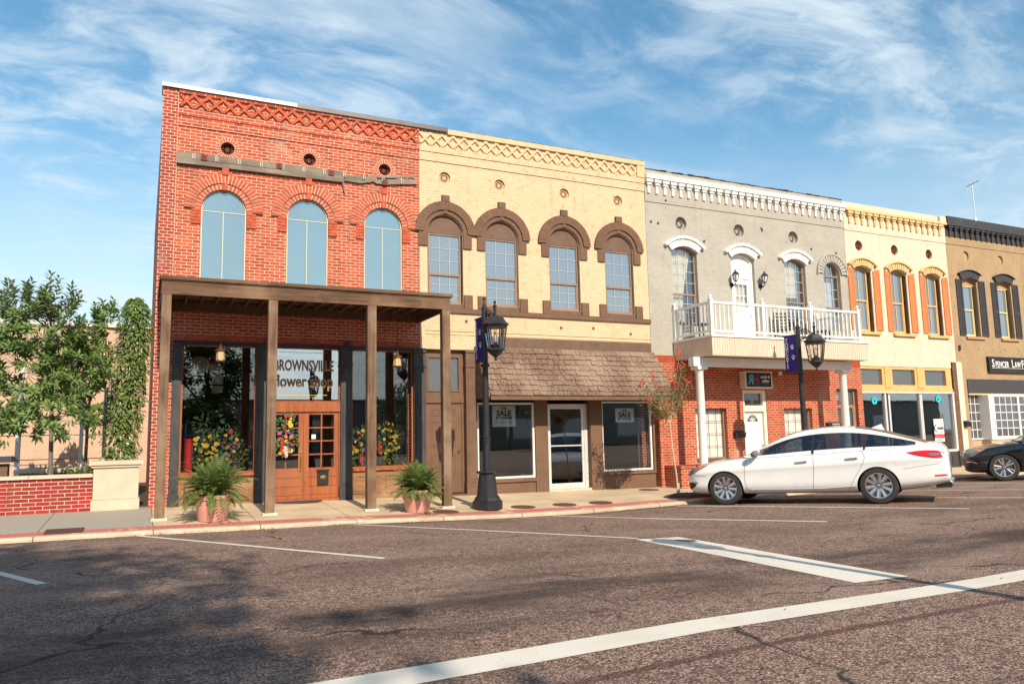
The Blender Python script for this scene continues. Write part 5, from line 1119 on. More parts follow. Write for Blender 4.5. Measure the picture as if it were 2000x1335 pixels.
for k in range(3): b.box(-.33, .45, -.17 + k * .12, -.07 + k * .12, .40, .43)
b.build('seat', m_wpan, t, False, True); MB().box(-.33, .45, -.19, -.172, .22, .27).box(-.33, .45, .155, .175, .22, .27).build('rail', m_wpan, t, False, True)
for x in (-.31, .41):
    for y in (-.165, .15): MB().box(x - .02, x + .02, y - .02, y + .02, 0, .399).build('leg', m_wpan, t, False, True)
b = MB(); n = 20
b.add([(3.12 + .52 * math.cos(PI * k / n), -.12 - .36 * math.sin(PI * k / n), zs(3, -.12 - .36 * math.sin(PI * k / n)) + .005) for k in range(n + 1)] + [(3.12 + .52 * math.cos(PI * k / n), -.12 - .36 * math.sin(PI * k / n), zs(3, -.12 - .36 * math.sin(PI * k / n)) + .022) for k in range(n + 1)], [tuple(range(n + 1)), tuple(reversed(range(n + 1, 2 * n + 2)))] + [(k, k + 1, k + n + 2, k + n + 1) for k in range(n)] + [(n, 0, n + 1, 2 * n + 1)])
tag(b.build('doormat', m_char), 'dark half round doormat before the varnished double door', 'doormat')
# iron covers in the pavement
for (x, y), l in zip(((5.60, -2.66), (7.45, -2.46), (8.48, -2.44), (9.37, -2.52), (12.05, -.62)), ('round iron cover beside the foot of the right porch post', 'round iron cover nearest to the right of the first lamp post', 'middle one of the iron covers in front of the glass door', 'round iron cover farthest right of the kerb side row', 'round iron cover close to the wall under the right brown window')):
    b = MB(); n = 26; rr = .27
    for lift, q in ((.002, rr), (.012, rr * .98)): b.v += [(x + q * math.cos(2 * PI * k / n), y + q * math.sin(2 * PI * k / n), zs(x + q * math.cos(2 * PI * k / n), y + q * math.sin(2 * PI * k / n)) + lift) for k in range(n)]
    b.f = [tuple(range(n, 2 * n))] + [(k, (k + 1) % n, n + (k + 1) % n, n + k) for k in range(n)]; b.m = [0] * len(b.f)
    tag(b.build('iron_cover', m_cast, recalc=False), l, 'manhole cover', 'round iron covers in the pavement')
b = MB(); x0, x1, y0, y1 = -1.36, -.80, -3.08, -2.48
for k in range(9): xa = x0 + k * .062; b.add([(xa, y0, zs(xa, y0) + .006), (xa + .04, y0, zs(xa, y0) + .006), (xa + .04, y1, zs(xa, y1) + .006), (xa, y1, zs(xa, y1) + .006)], [(0, 1, 2, 3)])
b.add([(x0, y0, zs(x0, y0) + .003), (x1, y0, zs(x1, y0) + .003), (x1, y1, zs(x1, y1) + .003), (x0, y1, zs(x0, y1) + .003)], [(0, 1, 2, 3)])
tag(b.build('drain_grate', m_cast, recalc=False), 'square rusty drain grate in the pavement left of the porch', 'drain grate')
# balcony furniture
def chair(x, y, rz, label):
    t = thing('patio_chair', label, 'chair', (x, y, 3.862), rz, 'dark slatted chairs on the balcony'); b = MB()
    for k in range(4): b.box(-.22, .22, -.22 + k * .11, -.13 + k * .11, .42, .445)
    b.build('seat', m_char, t, False, True); b = MB()
    for k in range(5): b.box(-.22, .22, .225, .245, .52 + k * .10, .58 + k * .10)
    b.build('backrest', m_char, t, False, True)
    for a in (-.2, .2):
        MB().box(a - .018, a + .018, -.22, -.18, 0, .419).build('leg', m_char, t, False, True); MB().box(a - .018, a + .018, .246, .28, 0, 1.0).build('leg', m_char, t, False, True)
chair(14.15, -.55, .2, 'dark slatted chair at the left end of the balcony below the curtained window'); chair(17.35, -.5, -.3, 'dark slatted chair on the balcony right of the white door'); chair(19.75 - .95, -.5, .4, 'dark slatted chair at the right end of the balcony')
t = thing('brick_planter', 'low red brick planter in the shade under the balcony in front of the white car', 'planter', (13.75, -.5, -.2))
MB().prism([(13.03, -.5), (15.2, -.5), (15.2, .34), (13.03, .34)], -.75, -.07).build('wall', m_brick2, t); MB().box(13.0, 15.22, -.78, -.063, .342, .40).build('coping', m_brick2, t)
# antenna on the tan building
t = thing('antenna', 'thin rooftop aerial with vertical rods above the dark parapet', 'antenna', (29.3, 1, 8.3)); MB().tube([(29.3, 1, 8.2), (29.3, 1, 10.75)], .022, 6).lathe([(.05, 8.8), (.07, 9.0), (.09, 9.2), (.05, 9.42)], (29.3, 1, 0), 10).build('mast', m_alu, t)
MB().tube([(28.92, 1, 10.64), (29.75, 1, 11.0)], .014, 5).build('boom', m_chard, t)
for k in range(5): q = k / 4; x, z = 28.95 + .77 * q, 10.66 + .33 * q; MB().tube([(x, 1, z - .42 + .1 * q), (x, 1, z + .50 - .06 * q)], .010, 5).build('rod', m_alu, t)
MB().tube([(29.3, 1, 9.45), (29.0, 1, 8.85)], .008, 4).build('stay', m_chard, t)
# ---------------------------------------------------------------- garden left of the red building
t = thing('garden_wall', 'low red brick garden wall with a pale stone cap left of the shops', 'wall', (-3, 0, 0))
MB().box(-14, -.84, -.02, .26, -.35, .655).build('wall', m_brick3, t); b = MB()
for x0, x1 in ((-14, -8.2), (-8.192, -5.2), (-5.192, -1.93), (-1.922, -.84)): b.box(x0, x1, -.07, .31, .657, .722)
b.build('cap_stone', m_conc, t)
t = thing('stone_pier', 'square cast stone pier at the end of the garden wall', 'pier', (-.42, .2, 0))
MB().box(-.83, -.02, -.06, .70, .21, .835).box(-.855, .005, -.085, .72, -.35, .205).build('shaft', m_conc, t); MB().box(-.87, .02, -.10, .74, .837, .885).box(-.905, .055, -.135, .775, .887, .965).build('cap', m_conc, t)
t = thing('round_planter', 'round brick planter with a broad stone rim behind the garden wall', 'planter', (-1.7, 3.3, 0))
MB().lathe([(.70, -.2), (.70, .70)], (-1.75, 3.0, 0), 36).lathe([(.52, .70), (.52, -.2)], (-1.75, 3.0, 0), 36).build('brick_ring', m_brick3, t, True)
MB().lathe([(.50, .70), (.50, .79), (.78, .79), (.80, .77), (.80, .70), (.50, .70)], (-1.75, 3.0, 0), 40).build('rim', m_conc, t); MB().lathe([(.51, .60), (1e-6, .62)], (-1.75, 3.0, 0), 24).build('planting_soil', m_soil, t)
t = thing('brick_building', 'long plain pale beige brick building standing behind the garden trees', 'building', (-6, 12, 0))
m_pink = brick('pale_beige_brick', (.62, .43, .31), (.56, .38, .27), (.58, .44, .32), .22, .075, .010, (.4, .25, .17), .3, .3)
MB().box(-26, 6, 12, 26, -.5, 5.28).build('wall', m_pink, t); MB().box(-26.1, 6.1, 11.88, 26.1, 5.282, 5.45).build('coping', m_capw, t)
for x, y, top, l in ((-2.62, 4, 3.3, 'leftmost thin white pergola post in the garden'), (-1.32, 4, 2.55, 'thin white pergola post left of the second young tree trunk'), (-.80, 3.4, 2.6, 'thin white pergola post between the tree trunk and the leafy column'), (-.27, 3.0, 4.75, 'tall white post inside the vine covered column')):
    r = .05 if top > 3.2 else .04; t = thing('garden_post', l, 'post', (x, y, 0), 0, 'white posts in the garden'); MB().box(-r, r, -r, r, -.1, top).build('shaft', m_white, t, False, True); MB().box(-r - .015, r + .015, -r - .015, r + .015, top + .001, top + .05).build('cap', m_white, t, False, True)
t = thing('litter_bin', 'dark roofed litter bin at the left edge behind the garden wall', 'bin', (-2.52, .9, 0)); MB().box(-.14, .14, -.14, .14, -.1, .95).build('body', m_brown, t, False, True); MB().add([(-.3, -.26, .98), (.22, -.26, .98), (.3, .26, .98), (-.3, .26, .98), (-.2, -.15, 1.1), (.2, -.15, 1.1), (.2, .15, 1.1), (-.2, .15, 1.1)], [(0, 3, 2, 1), (4, 5, 6, 7), (0, 1, 5, 4), (1, 2, 6, 5), (2, 3, 7, 6), (3, 0, 4, 7)]).build('lid', m_char, t, False, True)
b = MB()
for k in range(420):
    x, y = rnd.uniform(-1.35, -.85), rnd.uniform(.5, 1.4); b.leaf((x, y, rnd.uniform(.5, .78)), (rnd.uniform(-1, 1), rnd.uniform(-1, 1), rnd.uniform(0, 1)), .09, .04, (0, 0, 1))
tag(b.build('garden_shrub', m_vine, recalc=False), 'small low shrub behind the garden wall beside the stone pier', 'shrub')

def tree(label, base, trunk, lobes, nspray, nleaf, ll, lw, seed, mats, tr=.06, grp=None, name='young_tree', up_=.5, cat='tree', tips=0.):
    r = random.Random(seed); t = thing(name, label, cat, base, 0, grp); B = Vector(base)
    b = MB(); pts = [B + Vector(q) for q in trunk]; b.tube(pts, [tr * (1 - .6 * i / (len(pts) - 1)) for i in range(len(pts))], 8)
    sprays = []
    for (cx, cy, cz, rx, ry, rz, wgt) in lobes:
        c = B + Vector((cx, cy, cz)); start = min(pts, key=lambda p: (p - c).length + max(0, p.z - c.z) * 2); b.tube([start, start.lerp(c, .5) + Vector((0, 0, .08)), c], [tr * .42, tr * .28, tr * .14], 5)
        for k in range(int(nspray * wgt)):
            while True:
                q = Vector((r.uniform(-1, 1), r.uniform(-1, 1), r.uniform(-1, 1)))
                if .2 < q.length < 1: break
            q = q.normalized() * (q.length ** .45); p = c + Vector((q.x * rx, q.y * ry, q.z * rz)); sprays.append((p, (p - c).normalized()))
            if k % 3 == 0: b.tube([c.lerp(p, .15), p], [tr * .13, tr * .05], 3, False)
    b.build('trunk', m_bark if tr > .02 else m_stem, t, True)
    bs = [MB() for _ in mats]
    for p, d in sprays:
        hi = p.z > B.z + tips and tips and r.random() < .75; bb = bs[1 if (hi or r.random() < .12) and len(mats) > 1 else 0]
        ax = (d * .6 + Vector((r.uniform(-.5, .5), r.uniform(-.5, .5), up_ + (.8 if hi else 0)))).normalized()
        sa = ax.cross(Vector((.3, .7, .2))).normalized(); sb = ax.cross(sa)
        n = nleaf + (6 if hi else 0); ln = .34 if hi else .16
        for k in range(n):
            a = k * 2.4 + r.uniform(-.4, .4); o = p + ax * ln * (k / n); dd = (sa * math.cos(a) + sb * math.sin(a)) * (1.0 - .45 * k / n) + ax * r.uniform(.25, .8)
            bb.leaf(o, dd, ll * r.uniform(.7, 1.15), lw * r.uniform(.8, 1.1), ax + Vector((0, 0, .3)), r.uniform(-.05, .35))
    for i, bb in enumerate(bs):
        if bb.v: bb.build('crown' if i == 0 else 'new_growth', mats[i], t, recalc=False)
    return t
tree('young broad leaved tree with silvery shoots at the left edge behind the garden wall', (-1.69, 1.25, .1), [(0, 0, 0), (.01, 0, .6), (-.02, .02, 1.6), (-.05, 0, 2.6), (-.1, 0, 3.6)],
     [(-.25, 0, 3.40, .72, .6, .75, 1.1), (-.55, 0, 2.7, .60, .6, .7, 1.), (.30, .1, 2.75, .55, .5, .6, .9), (-.1, 0, 1.75, .80, .6, .42, .9), (-.85, 0, 1.9, .45, .5, .5, .6), (-.95, 0, 3.3, .45, .5, .6, .6), (-.2, 0, 4.10, .48, .4, .40, .5), (-.72, 0, 3.95, .35, .4, .45, .4)], 66, 14, .18, .064, 21, [m_leaf, m_leafs], .055, 'young trees in the garden', tips=3.55)
tree('slim young tree with a thin dark trunk between the first tree and the leafy column', (-1.12, 2.1, .1), [(0, 0, 0), (.02, 0, .8), (.03, 0, 1.9), (.1, 0, 2.9), (.25, 0, 3.8)],
     [(.05, 0, 3.2, .34, .4, .36, .8), (-.18, 0, 2.6, .36, .4, .40, .7), (.26, 0, 2.8, .16, .3, .26, .3), (.28, 0, 3.95, .16, .25, .34, .28), (.0, 0, 3.7, .26, .3, .22, .3), (-.42, 0, 3.3, .35, .35, .38, .5)], 62, 14, .17, .06, 22, [m_leaf], .042, 'young trees in the garden', tips=3.85)
# vine column
t = thing('climbing_vine', 'dense hanging vine covering the white post beside the red building', 'plant', (-.28, 3.0, 0)); r = random.Random(31); b = MB()
prof = [(.9, .34, -.42), (1.5, .38, -.45), (2.2, .40, -.40), (2.9, .34, -.30), (3.6, .34, -.24), (4.2, .36, -.22), (4.6, .26, -.22), (4.85, .06, -.24)]
for k in range(4600):
    z = r.uniform(.85, 4.82); hw = interp(z, [q[0] for q in prof], [q[1] for q in prof]); cx = interp(z, [q[0] for q in prof], [q[2] for q in prof]); a = r.uniform(0, 2 * PI); q = r.uniform(.5, 1.08)
    if z < 1.6 and r.random() < .35: continue
    x, y = cx + hw * q * math.cos(a), 3.0 + hw * .8 * q * math.sin(a); b.leaf((x, y, z), (math.cos(a) * .7 + r.uniform(-.7, .7), math.sin(a) * .7 - .25, -.7 + r.uniform(-.5, .7)), r.uniform(.09, .17), r.uniform(.04, .065), (math.cos(a), math.sin(a) - .5, .5), .2)
b.build('foliage', m_vine, t, recalc=False); b = MB()
for k in range(5): a = k * 1.3; b.tube([(-.28 + .06 * math.cos(a + z * 2), 3 + .06 * math.sin(a + z * 2), z) for z in [.0 + .3 * i for i in range(16)]], .012, 4)
b.build('stem', m_bark, t)
t = thing('wall_vine', 'patchy vine hanging over wires in front of the pale beige brick wall', 'plant', (-1.6, 9, 0)); b = MB()
for k in range(1900):
    x = r.uniform(-5.5, -.6); zt = 2.9 + .45 * math.sin(x * 2.1) + .3 * math.sin(x * 5.3); z = zt - abs(r.gauss(0, .45)); 
    if math.sin(x * 3.1 + 1) < -.55 and r.random() < .8: continue
    b.leaf((x, 8.9 + r.uniform(-.25, .2), z), (r.uniform(-.6, .6), -.4, -1), r.uniform(.12, .22), r.uniform(.05, .08), (0, -1, .4), .2)
b.build('foliage', m_vine, t, recalc=False); b = MB()
for z in (2.9, 1.6, .9): b.tube([(-6, 8.9, z), (-.2, 8.9, z)], .012, 4)
b.build('wire', m_chard, t)
# crape myrtle by the kerb
t = thing('flowering_tree', 'thin young tree with red blossom at the kerb beside the shingled awning', 'tree', (11.60, -2.42, zs(11.6, -2.42))); B = Vector((11.60, -2.42, zs(11.6, -2.42))); r = random.Random(41)
b = MB(); fork = B + Vector((-.14, 0, 1.75)); b.tube([B, B + Vector((-.01, 0, .45)), B + Vector((-.09, .01, 1.15)), fork], [.026, .021, .017, .014], 7)
ends = []
for dx, dy, dz in ((.25, 0, 1.55), (.52, .1, 1.6), (-.35, .1, 1.25), (-.62, -.1, .62), (.62, 0, 1.15), (-.15, .2, .95), (.1, -.15, 1.0), (.35, .1, .55), (-.25, 0, .25), (-.72, .05, 1.1), (.3, -.1, 1.9), (-.4, 0, .42)):
    e = fork + Vector((dx, dy, dz * .88)); m = fork.lerp(e, .5) + Vector((dx * .12, 0, .08)); b.tube([fork, m, e], [.010, .007, .003], 5); ends.append((fork, m, e))
b.tube([B + Vector((.02, 0, 0)), B + Vector((.02, 0, .32))], .034, 8)
b.build('trunk', m_stem, t, True); b = MB(); f = MB()
for a, m, e in ends:
    for k in range(190):
        u = r.uniform(.25, 1.05); p = (a.lerp(m, u * 2) if u < .5 else m.lerp(e, u * 2 - 1)) + Vector((r.gauss(0, .095), r.gauss(0, .095), r.gauss(0, .085))); b.leaf(p, (r.uniform(-1, 1), r.uniform(-1, 1), r.uniform(-.7, .6)), r.uniform(.045, .085), r.uniform(.022, .035), (r.uniform(-.5, .5), -.6, .8), .2)
for a, m, e in ends[:11]:
    for k in range(20): bloom(f, e + Vector((r.gauss(0, .045), r.gauss(0, .045), r.gauss(0, .06))), .022, 4, r)
b.build('crown', m_myr, t, recalc=False); f.build('blossom', plain('crimson_petal', (.60, .016, .028), (.66, .03, .045), 8, .6, .1), t, recalc=False)
t = thing('tree_pit', 'dark soil mound in the pavement around the flowering tree', 'tree pit', (11.75, -2.5, zs(11.75, -2.5))); b = MB(); n = 28
for rr, z in ((.62, .004), (.5, .05), (.28, .075)): b.v += [(1.15 * rr * math.cos(2 * PI * k / n) + .12, .62 * rr * math.sin(2 * PI * k / n), z + .012 * math.sin(k * 2.3)) for k in range(n)]
b.v.append((.1, 0, .085)); b.f = [(i * n + k, i * n + (k + 1) % n, (i + 1) * n + (k + 1) % n, (i + 1) * n + k) for i in range(2) for k in range(n)] + [(2 * n + k, 2 * n + (k + 1) % n, 3 * n) for k in range(n)]; b.m = [0] * len(b.f); b.build('soil', m_soil, t, False, True)

# ---------------------------------------------------------------- cars
def bake(o):
    bpy.context.view_layer.update(); me = bpy.data.meshes.new_from_object(o.evaluated_get(bpy.context.evaluated_depsgraph_get())); o.modifiers.clear(); o.data = me; return me
ST = [(2.39, .30, .41, .52, .600, .655, .50, .60, .58, .40), (2.32, .22, .38, .575, .675, .725, .70, .79, .745, .58), (2.12, .19, .37, .62, .745, .80, .80, .88, .835, .66), (1.80, .185, .37, .645, .80, .86, .845, .915, .87, .70), (1.42, .185, .37, .665, .85, .905, .865, .925, .882, .72), (1.0, .185, .37, .685, .888, .95, .87, .93, .885, .74), (.5, .185, .37, .70, .915, .935, .875, .932, .882, .78), (-.05, .185, .37, .715, .933, .95, .875, .932, .882, .78), (-.6, .185, .37, .73, .952, .97, .875, .932, .882, .78), (-1.05, .185, .37, .75, .972, .995, .87, .932, .88, .77), (-1.385, .19, .375, .77, .985, 1.025, .865, .93, .872, .75), (-1.75, .22, .39, .785, 1.00, 1.06, .85, .92, .855, .72), (-2.10, .26, .41, .785, 1.005, 1.075, .82, .895, .825, .69), (-2.33, .30, .44, .77, .995, 1.085, .765, .85, .785, .66), (-2.42, .33, .46, .74, .90, .985, .72, .815, .75, .62), (-2.465, .37, .48, .69, .79, .84, .63, .75, .69, .52)]
GH = [(1.03, .955, .80, .965, .58), (.74, .925, .835, 1.125, .585), (.40, .92, .85, 1.285, .585), (.10, .925, .855, 1.395, .585), (-.25, .935, .857, 1.455, .585), (-.65, .95, .855, 1.470, .58), (-1.05, .965, .85, 1.445, .57), (-1.42, .985, .83, 1.365, .56), (-1.75, 1.0, .80, 1.25, .56), (-2.0, 1.01, .765, 1.155, .57), (-2.2, 1.02, .72, 1.085, .58)]
def fx(x): return 1.42 + (x - 1.42) * .86 if x > 1.42 else (-1.385 + (x + 1.385) * 1.10 if x < -1.385 else x)
ST = [(fx(q[0]),) + q[1:] for q in ST]; GH = [(fx(q[0]),) + q[1:] for q in GH]
def sedan(label, loc, rz, scale, paint, seed):
    t = thing('parked_car', label, 'car', loc, rz, 'parked saloon cars'); t.scale = (scale,) * 3; t.matrix_basis = Matrix.Translation(loc) @ Matrix.Rotation(rz, 4, 'Z') @ Matrix.Scale(scale, 4)
    b = MB()
    for x, z0, zl, zc_, zbt, zt, ws, wm, wb, wt in ST:
        half = [(0, z0), (ws * .6, z0), (ws, z0 + .035), (wm, zl), (wm - .012, zc_ - .08), (wm + .008, zc_), (wb + .014, zbt - .03), (wb - .03, zbt + .012), (wt, zt - .015), (wt * .5, zt + .006), (0, zt + .012)]
        b.v += [(x, y, z) for y, z in half] + [(x, -y, z) for y, z in reversed(half[1:-1])]
    m = 20
    for i in range(len(ST) - 1):
        for k in range(m): b.f.append((i * m + k, i * m + (k + 1) % m, (i + 1) * m + (k + 1) % m, (i + 1) * m + k)); b.m.append(0)
    b.f += [tuple(range(m)), tuple(reversed(range((len(ST) - 1) * m, len(ST) * m)))]; b.m += [0, 0]
    body_ = b.build('body', [paint, m_blk], t, True, True)
    cr = body_.data.attributes.new('crease_edge', 'FLOAT', 'EDGE'); nv = len(ST) * m
    for e in body_.data.edges:
        i, j = e.vertices; ri, rj = i % m, j % m
        if ri == rj and ri in (5, 15): cr.data[e.index].value = .62
        elif ri == rj and ri in (3, 17): cr.data[e.index].value = .35
    s = body_.modifiers.new('s', 'SUBSURF'); s.levels = s.render_levels = 2; cut = []
    for ax in (1.42, -1.385):
        for sd in (1, -1):
            c = MB().lathe([(1e-6, -.19), (.362, -.19), (.362, .3), (1e-6, .3)], (ax, sd * .86, .315), 40, 'y').build('cutter', m_blk); c.matrix_basis = t.matrix_basis; cut.append(c)
            mo = body_.modifiers.new('b', 'BOOLEAN'); mo.operation = 'DIFFERENCE'; mo.object = c; mo.solver = 'EXACT'
    me = bake(body_)
    for c in cut: bpy.data.objects.remove(c)
    for p in me.polygons:
        c = p.center; w = min((math.hypot(c.x - ax, c.z - .315) for ax in (1.42, -1.385))); p.material_index = 1 if (-1.75 < c.x < .93 and abs(c.y) < .72 and c.z > .84 and p.normal.z > .6) or (w < .3625 and (abs(p.normal.y) > .9 and abs(c.y) < .75 or w > .33 and abs(p.normal.y) < .3)) or c.z < .20 else 0
    bm = bmesh.new(); bm.from_mesh(me); tree_ = BVHTree.FromBMesh(bm); bm.free()
    # glass house
    b = MB(); m = 11
    for x, zb_, hb, zr_, hr in GH:
        e = (hr, max(zr_ - .045, zb_ + .004)); bs = (hb, zb_ - .03); bl = (hb - .004, zb_ + .006); q = .95; g = (bl[0] + (e[0] - bl[0]) * q, bl[1] + (e[1] - bl[1]) * q)
        half = [bs, bl, g, e, (hr * .55, zr_ - .008)]; b.v += [(x, y, z) for y, z in half] + [(x, 0, zr_)] + [(x, -y, z) for y, z in reversed(half)]
    for i in range(len(GH) - 1):
        xm = (GH[i][0] + GH[i + 1][0]) / 2
        for k in range(m - 1):
            kk = min(k, m - 2 - k); mi = 1 if (kk == 1 and -2.0 < xm < .75) or (kk >= 3 and (xm > .12 or xm < -1.1)) else 0
            b.mat(mi); b.f.append((i * m + k, i * m + k + 1, (i + 1) * m + k + 1, (i + 1) * m + k)); b.m.append(mi)
    gh = b.build('cabin', [paint, m_cglass], t, True, True); s = gh.modifiers.new('s', 'SUBSURF'); s.levels = s.render_levels = 2; gme = bake(gh)
    bm = bmesh.new(); bm.from_mesh(gme); gtree = BVHTree.FromBMesh(bm); bm.free()
    def patch(name, poly, mat, lift=.006, tr_=tree_, parent=None, sides=(1, -1), cuts=3):
        poly = [(fx(x), z) for x, z in poly]
        for sd in sides:
            bm = bmesh.new(); vs = [bm.verts.new((x, 0, z)) for x, z in poly]; f = bm.faces.new(vs); bmesh.ops.triangulate(bm, faces=[f])
            for _ in range(cuts): bmesh.ops.subdivide_edges(bm, edges=[e for e in bm.edges if e.calc_length() > .045], cuts=1, use_grid_fill=False); bmesh.ops.triangulate(bm, faces=bm.faces)
            for v in bm.verts:
                h = tr_.ray_cast(Vector((v.co.x, sd * 2, v.co.z)), Vector((0, -sd, 0)))
                if h[0] is None:
                    nn = tr_.find_nearest(Vector((v.co.x, sd * .6, v.co.z))); h = nn
                v.co = h[0] + h[1] * lift
            me = bpy.data.meshes.new(name); bm.to_mesh(me); bm.free(); me.materials.append(mat); me.polygons.foreach_set('use_smooth', [True] * len(me.polygons))
            o = bpy.data.objects.new(name, me); COL.objects.link(o); put(o, parent or t, True)
    def seam(name, pts, mat=m_blk, w=.007, lift=.0015, tr_=tree_, sides=(1, -1)):
        pts = [(fx(x), z) for x, z in pts]
        for sd in sides:
            b = MB(); P = []
            for i in range(len(pts) - 1):
                for k in range(6): u = k / 6; P.append((pts[i][0] + (pts[i + 1][0] - pts[i][0]) * u, pts[i][1] + (pts[i + 1][1] - pts[i][1]) * u))
            P.append(pts[-1]); Q = []
            for x, z in P:
                h = tr_.ray_cast(Vector((x, sd * 2, z)), Vector((0, -sd, 0)))
                if h[0] is not None: Q.append(h[0] + h[1] * lift)
            if len(Q) > 1: b.tube(Q, w / 2, 5); b.build(name, mat, t, True, True)
    grey = m_seam if paint is m_carw else m_char
    seam('door_seam', [(.96, .88), (1.00, .72), (1.02, .50), (.98, .30), (.93, .255)], grey); seam('door_seam', [(-.30, .925), (-.30, .72), (-.27, .45), (-.26, .255)], grey)
    seam('door_seam', [(-1.16, .965), (-1.20, .85), (-1.14, .70), (-.98, .45), (-.90, .30), (-.86, .255)], grey); seam('sill_seam', [(.93, .255), (-.26, .255), (-.86, .255)], grey, .006)
    seam('bonnet_seam', [(2.18, .79), (1.8, .842), (1.42, .888), (1.05, .925)], grey, .008); seam('bumper_seam', [(2.20, .63), (2.05, .60), (1.86, .58)], grey, .006); seam('bumper_seam', [(-1.78, .62), (-2.0, .66), (-2.3, .70)], grey, .006); seam('boot_seam', [(-2.40, .80), (-2.30, .86), (-2.2, 1.02)], grey, .006)
    seam('belt_trim', [(.96, .905), (.5, .912), (0, .925), (-.6, .943), (-1.2, .968), (-1.7, .99)], m_trim, .018, .004)
    seam('skirt_trim', [(.90, .305), (.3, .30), (-.4, .30), (-1.0, .335)], m_trim, .02, .001)
    patch('headlight', [(2.335, .58), (2.36, .63), (2.25, .71), (2.02, .775), (1.80, .80), (1.86, .765), (2.02, .70), (2.15, .625)], m_headl, .006); patch('side_marker', [(2.02, .715), (2.04, .755), (1.84, .788), (1.88, .765)], m_ambl, .011)
    patch('taillight', [(-1.84, .908), (-1.97, .928), (-2.12, .938), (-2.30, .925), (-2.385, .885), (-2.36, .80), (-2.25, .795), (-2.08, .825), (-1.95, .86)], m_tail, .007); patch('reverse_lamp', [(-2.14, .86), (-2.20, .885), (-2.34, .875), (-2.30, .835), (-2.2, .835)], m_headl, .012)
    patch('rear_reflector', [(-2.22, .475), (-2.22, .50), (-2.40, .51), (-2.40, .485)], m_tail, .006); patch('front_grille', [(2.36, .33), (2.38, .44), (2.20, .46), (2.10, .42), (2.16, .36), (2.30, .31)], m_blk, .005)
    patch('fog_light_trim', [(2.06, .43), (2.20, .48), (2.36, .47), (2.36, .485), (2.19, .50), (2.05, .45)], m_chrome, .009); patch('fuel_flap', [(-1.66, .86), (-1.66, .70), (-1.84, .70), (-1.84, .86)], paint, .003)
    patch('window_pillar', [(-.26, .945), (-.31, .945), (-.325, 1.30), (-.285, 1.30)], m_blk, .004, gtree, None, (1, -1), 4); patch('window_pillar', [(-1.17, .985), (-1.21, .985), (-1.285, 1.25), (-1.25, 1.26)], m_blk, .004, gtree, None, (1, -1), 4)
    for sd in (1, -1):
        for x, z in ((-.08, .80), (-.98, .835)):
            h = tree_.ray_cast(Vector((x, sd * 2, z)), Vector((0, -sd, 0)))[0]
            MB().tube([(x + .12, h.y + sd * .004, z - .004), (x + .08, h.y + sd * .028, z), (x - .08, h.y + sd * .028, z + .008), (x - .12, h.y + sd * .004, z + .008)], [.010, .014, .014, .010], 8).build('door_handle', m_chrome if paint is m_carw else paint, t, True, True)
        b = MB(); c = Vector((.74, sd * 1.0, .985)); vs = []
        for k in range(9):
            u = k / 8; r_ = .085 * math.sin(PI * (.06 + .90 * u)) ** .6; vs.append((c + Vector((.10 - .16 * u, 0, -.01 + .02 * u)), r_))
        for p, r_ in vs: b.v += [tuple(p + Vector((0, r_ * 1.15 * math.cos(2 * PI * k / 12), r_ * .85 * math.sin(2 * PI * k / 12)))) for k in range(12)]
        for i in range(8):
            for k in range(12): b.f.append((i * 12 + k, i * 12 + (k + 1) % 12, (i + 1) * 12 + (k + 1) % 12, (i + 1) * 12 + k)); b.m.append(0)
        b.f += [tuple(range(12)), tuple(reversed(range(96, 108)))]; b.m += [0, 0]; b.tube([(.74, sd * .95, .95), (.78, sd * .84, .93)], .022, 6)
        b.build('wing_mirror', [m_headl if paint is m_carw else paint], t, True, True)
        b = MB().tube([(-2.46, sd * .52, .335), (-2.58, sd * .52, .33)], [.05, .055], 12); b.build('exhaust_tip', m_chrome, t, True, True)
    MB().box(-2.55, -2.3, -.70, .70, .27, .36).build('rear_diffuser', m_blk, t, False, True)
    for sx_ in (.12, -.95):
        for sy in (.36, -.36):
            b = MB().box(sx_ - .28, sx_ + .12, sy - .22, sy + .22, .86, .92); k0 = [(sx_ - .20, .90), (sx_ - .12, .90), (sx_ - .27, 1.17), (sx_ - .36, 1.16)]
            b.add([(x, sy + s_ * .21, z) for s_ in (-1, 1) for x, z in k0], [(0, 1, 2, 3), (7, 6, 5, 4), (0, 4, 5, 1), (1, 5, 6, 2), (2, 6, 7, 3), (3, 7, 4, 0)]).box(sx_ - .40, sx_ - .30, sy - .11, sy + .11, 1.19, 1.31); b.build('seat', m_blk, t, False, True)
    MB().tube([(.46 + .02 * math.cos(k / 12 * 2 * PI), .36 + .17 * math.sin(k / 12 * 2 * PI), 1.02 + .17 * math.cos(k / 12 * 2 * PI)) for k in range(13)], .014, 5, False).build('steering_wheel', m_blk, t, True, True)
    MB().tube([(-1.36, 0, 1.37), (-1.45, 0, 1.42)], [.02, .01], 6).add([(-1.28, .03, 1.385), (-1.28, -.03, 1.385), (-1.52, -.012, 1.335), (-1.52, .012, 1.335), (-1.47, .006, 1.455), (-1.47, -.006, 1.455)], [(0, 1, 2, 3), (0, 4, 5, 1), (2, 5, 4, 3), (0, 3, 4), (1, 5, 2)]).build('roof_aerial', paint, t, False, True)
    MB().prism([(-2.16, 1.06), (-2.42, 1.09), (-2.43, 1.105), (-2.16, 1.085)], -.62, .62).build('boot_lip', paint, t, False, True) if 0 else None
    MB().box(2.388, 2.398, -.26, .26, .44, .56).build('number_plate_recess', m_blk, t, False, True) if 0 else None
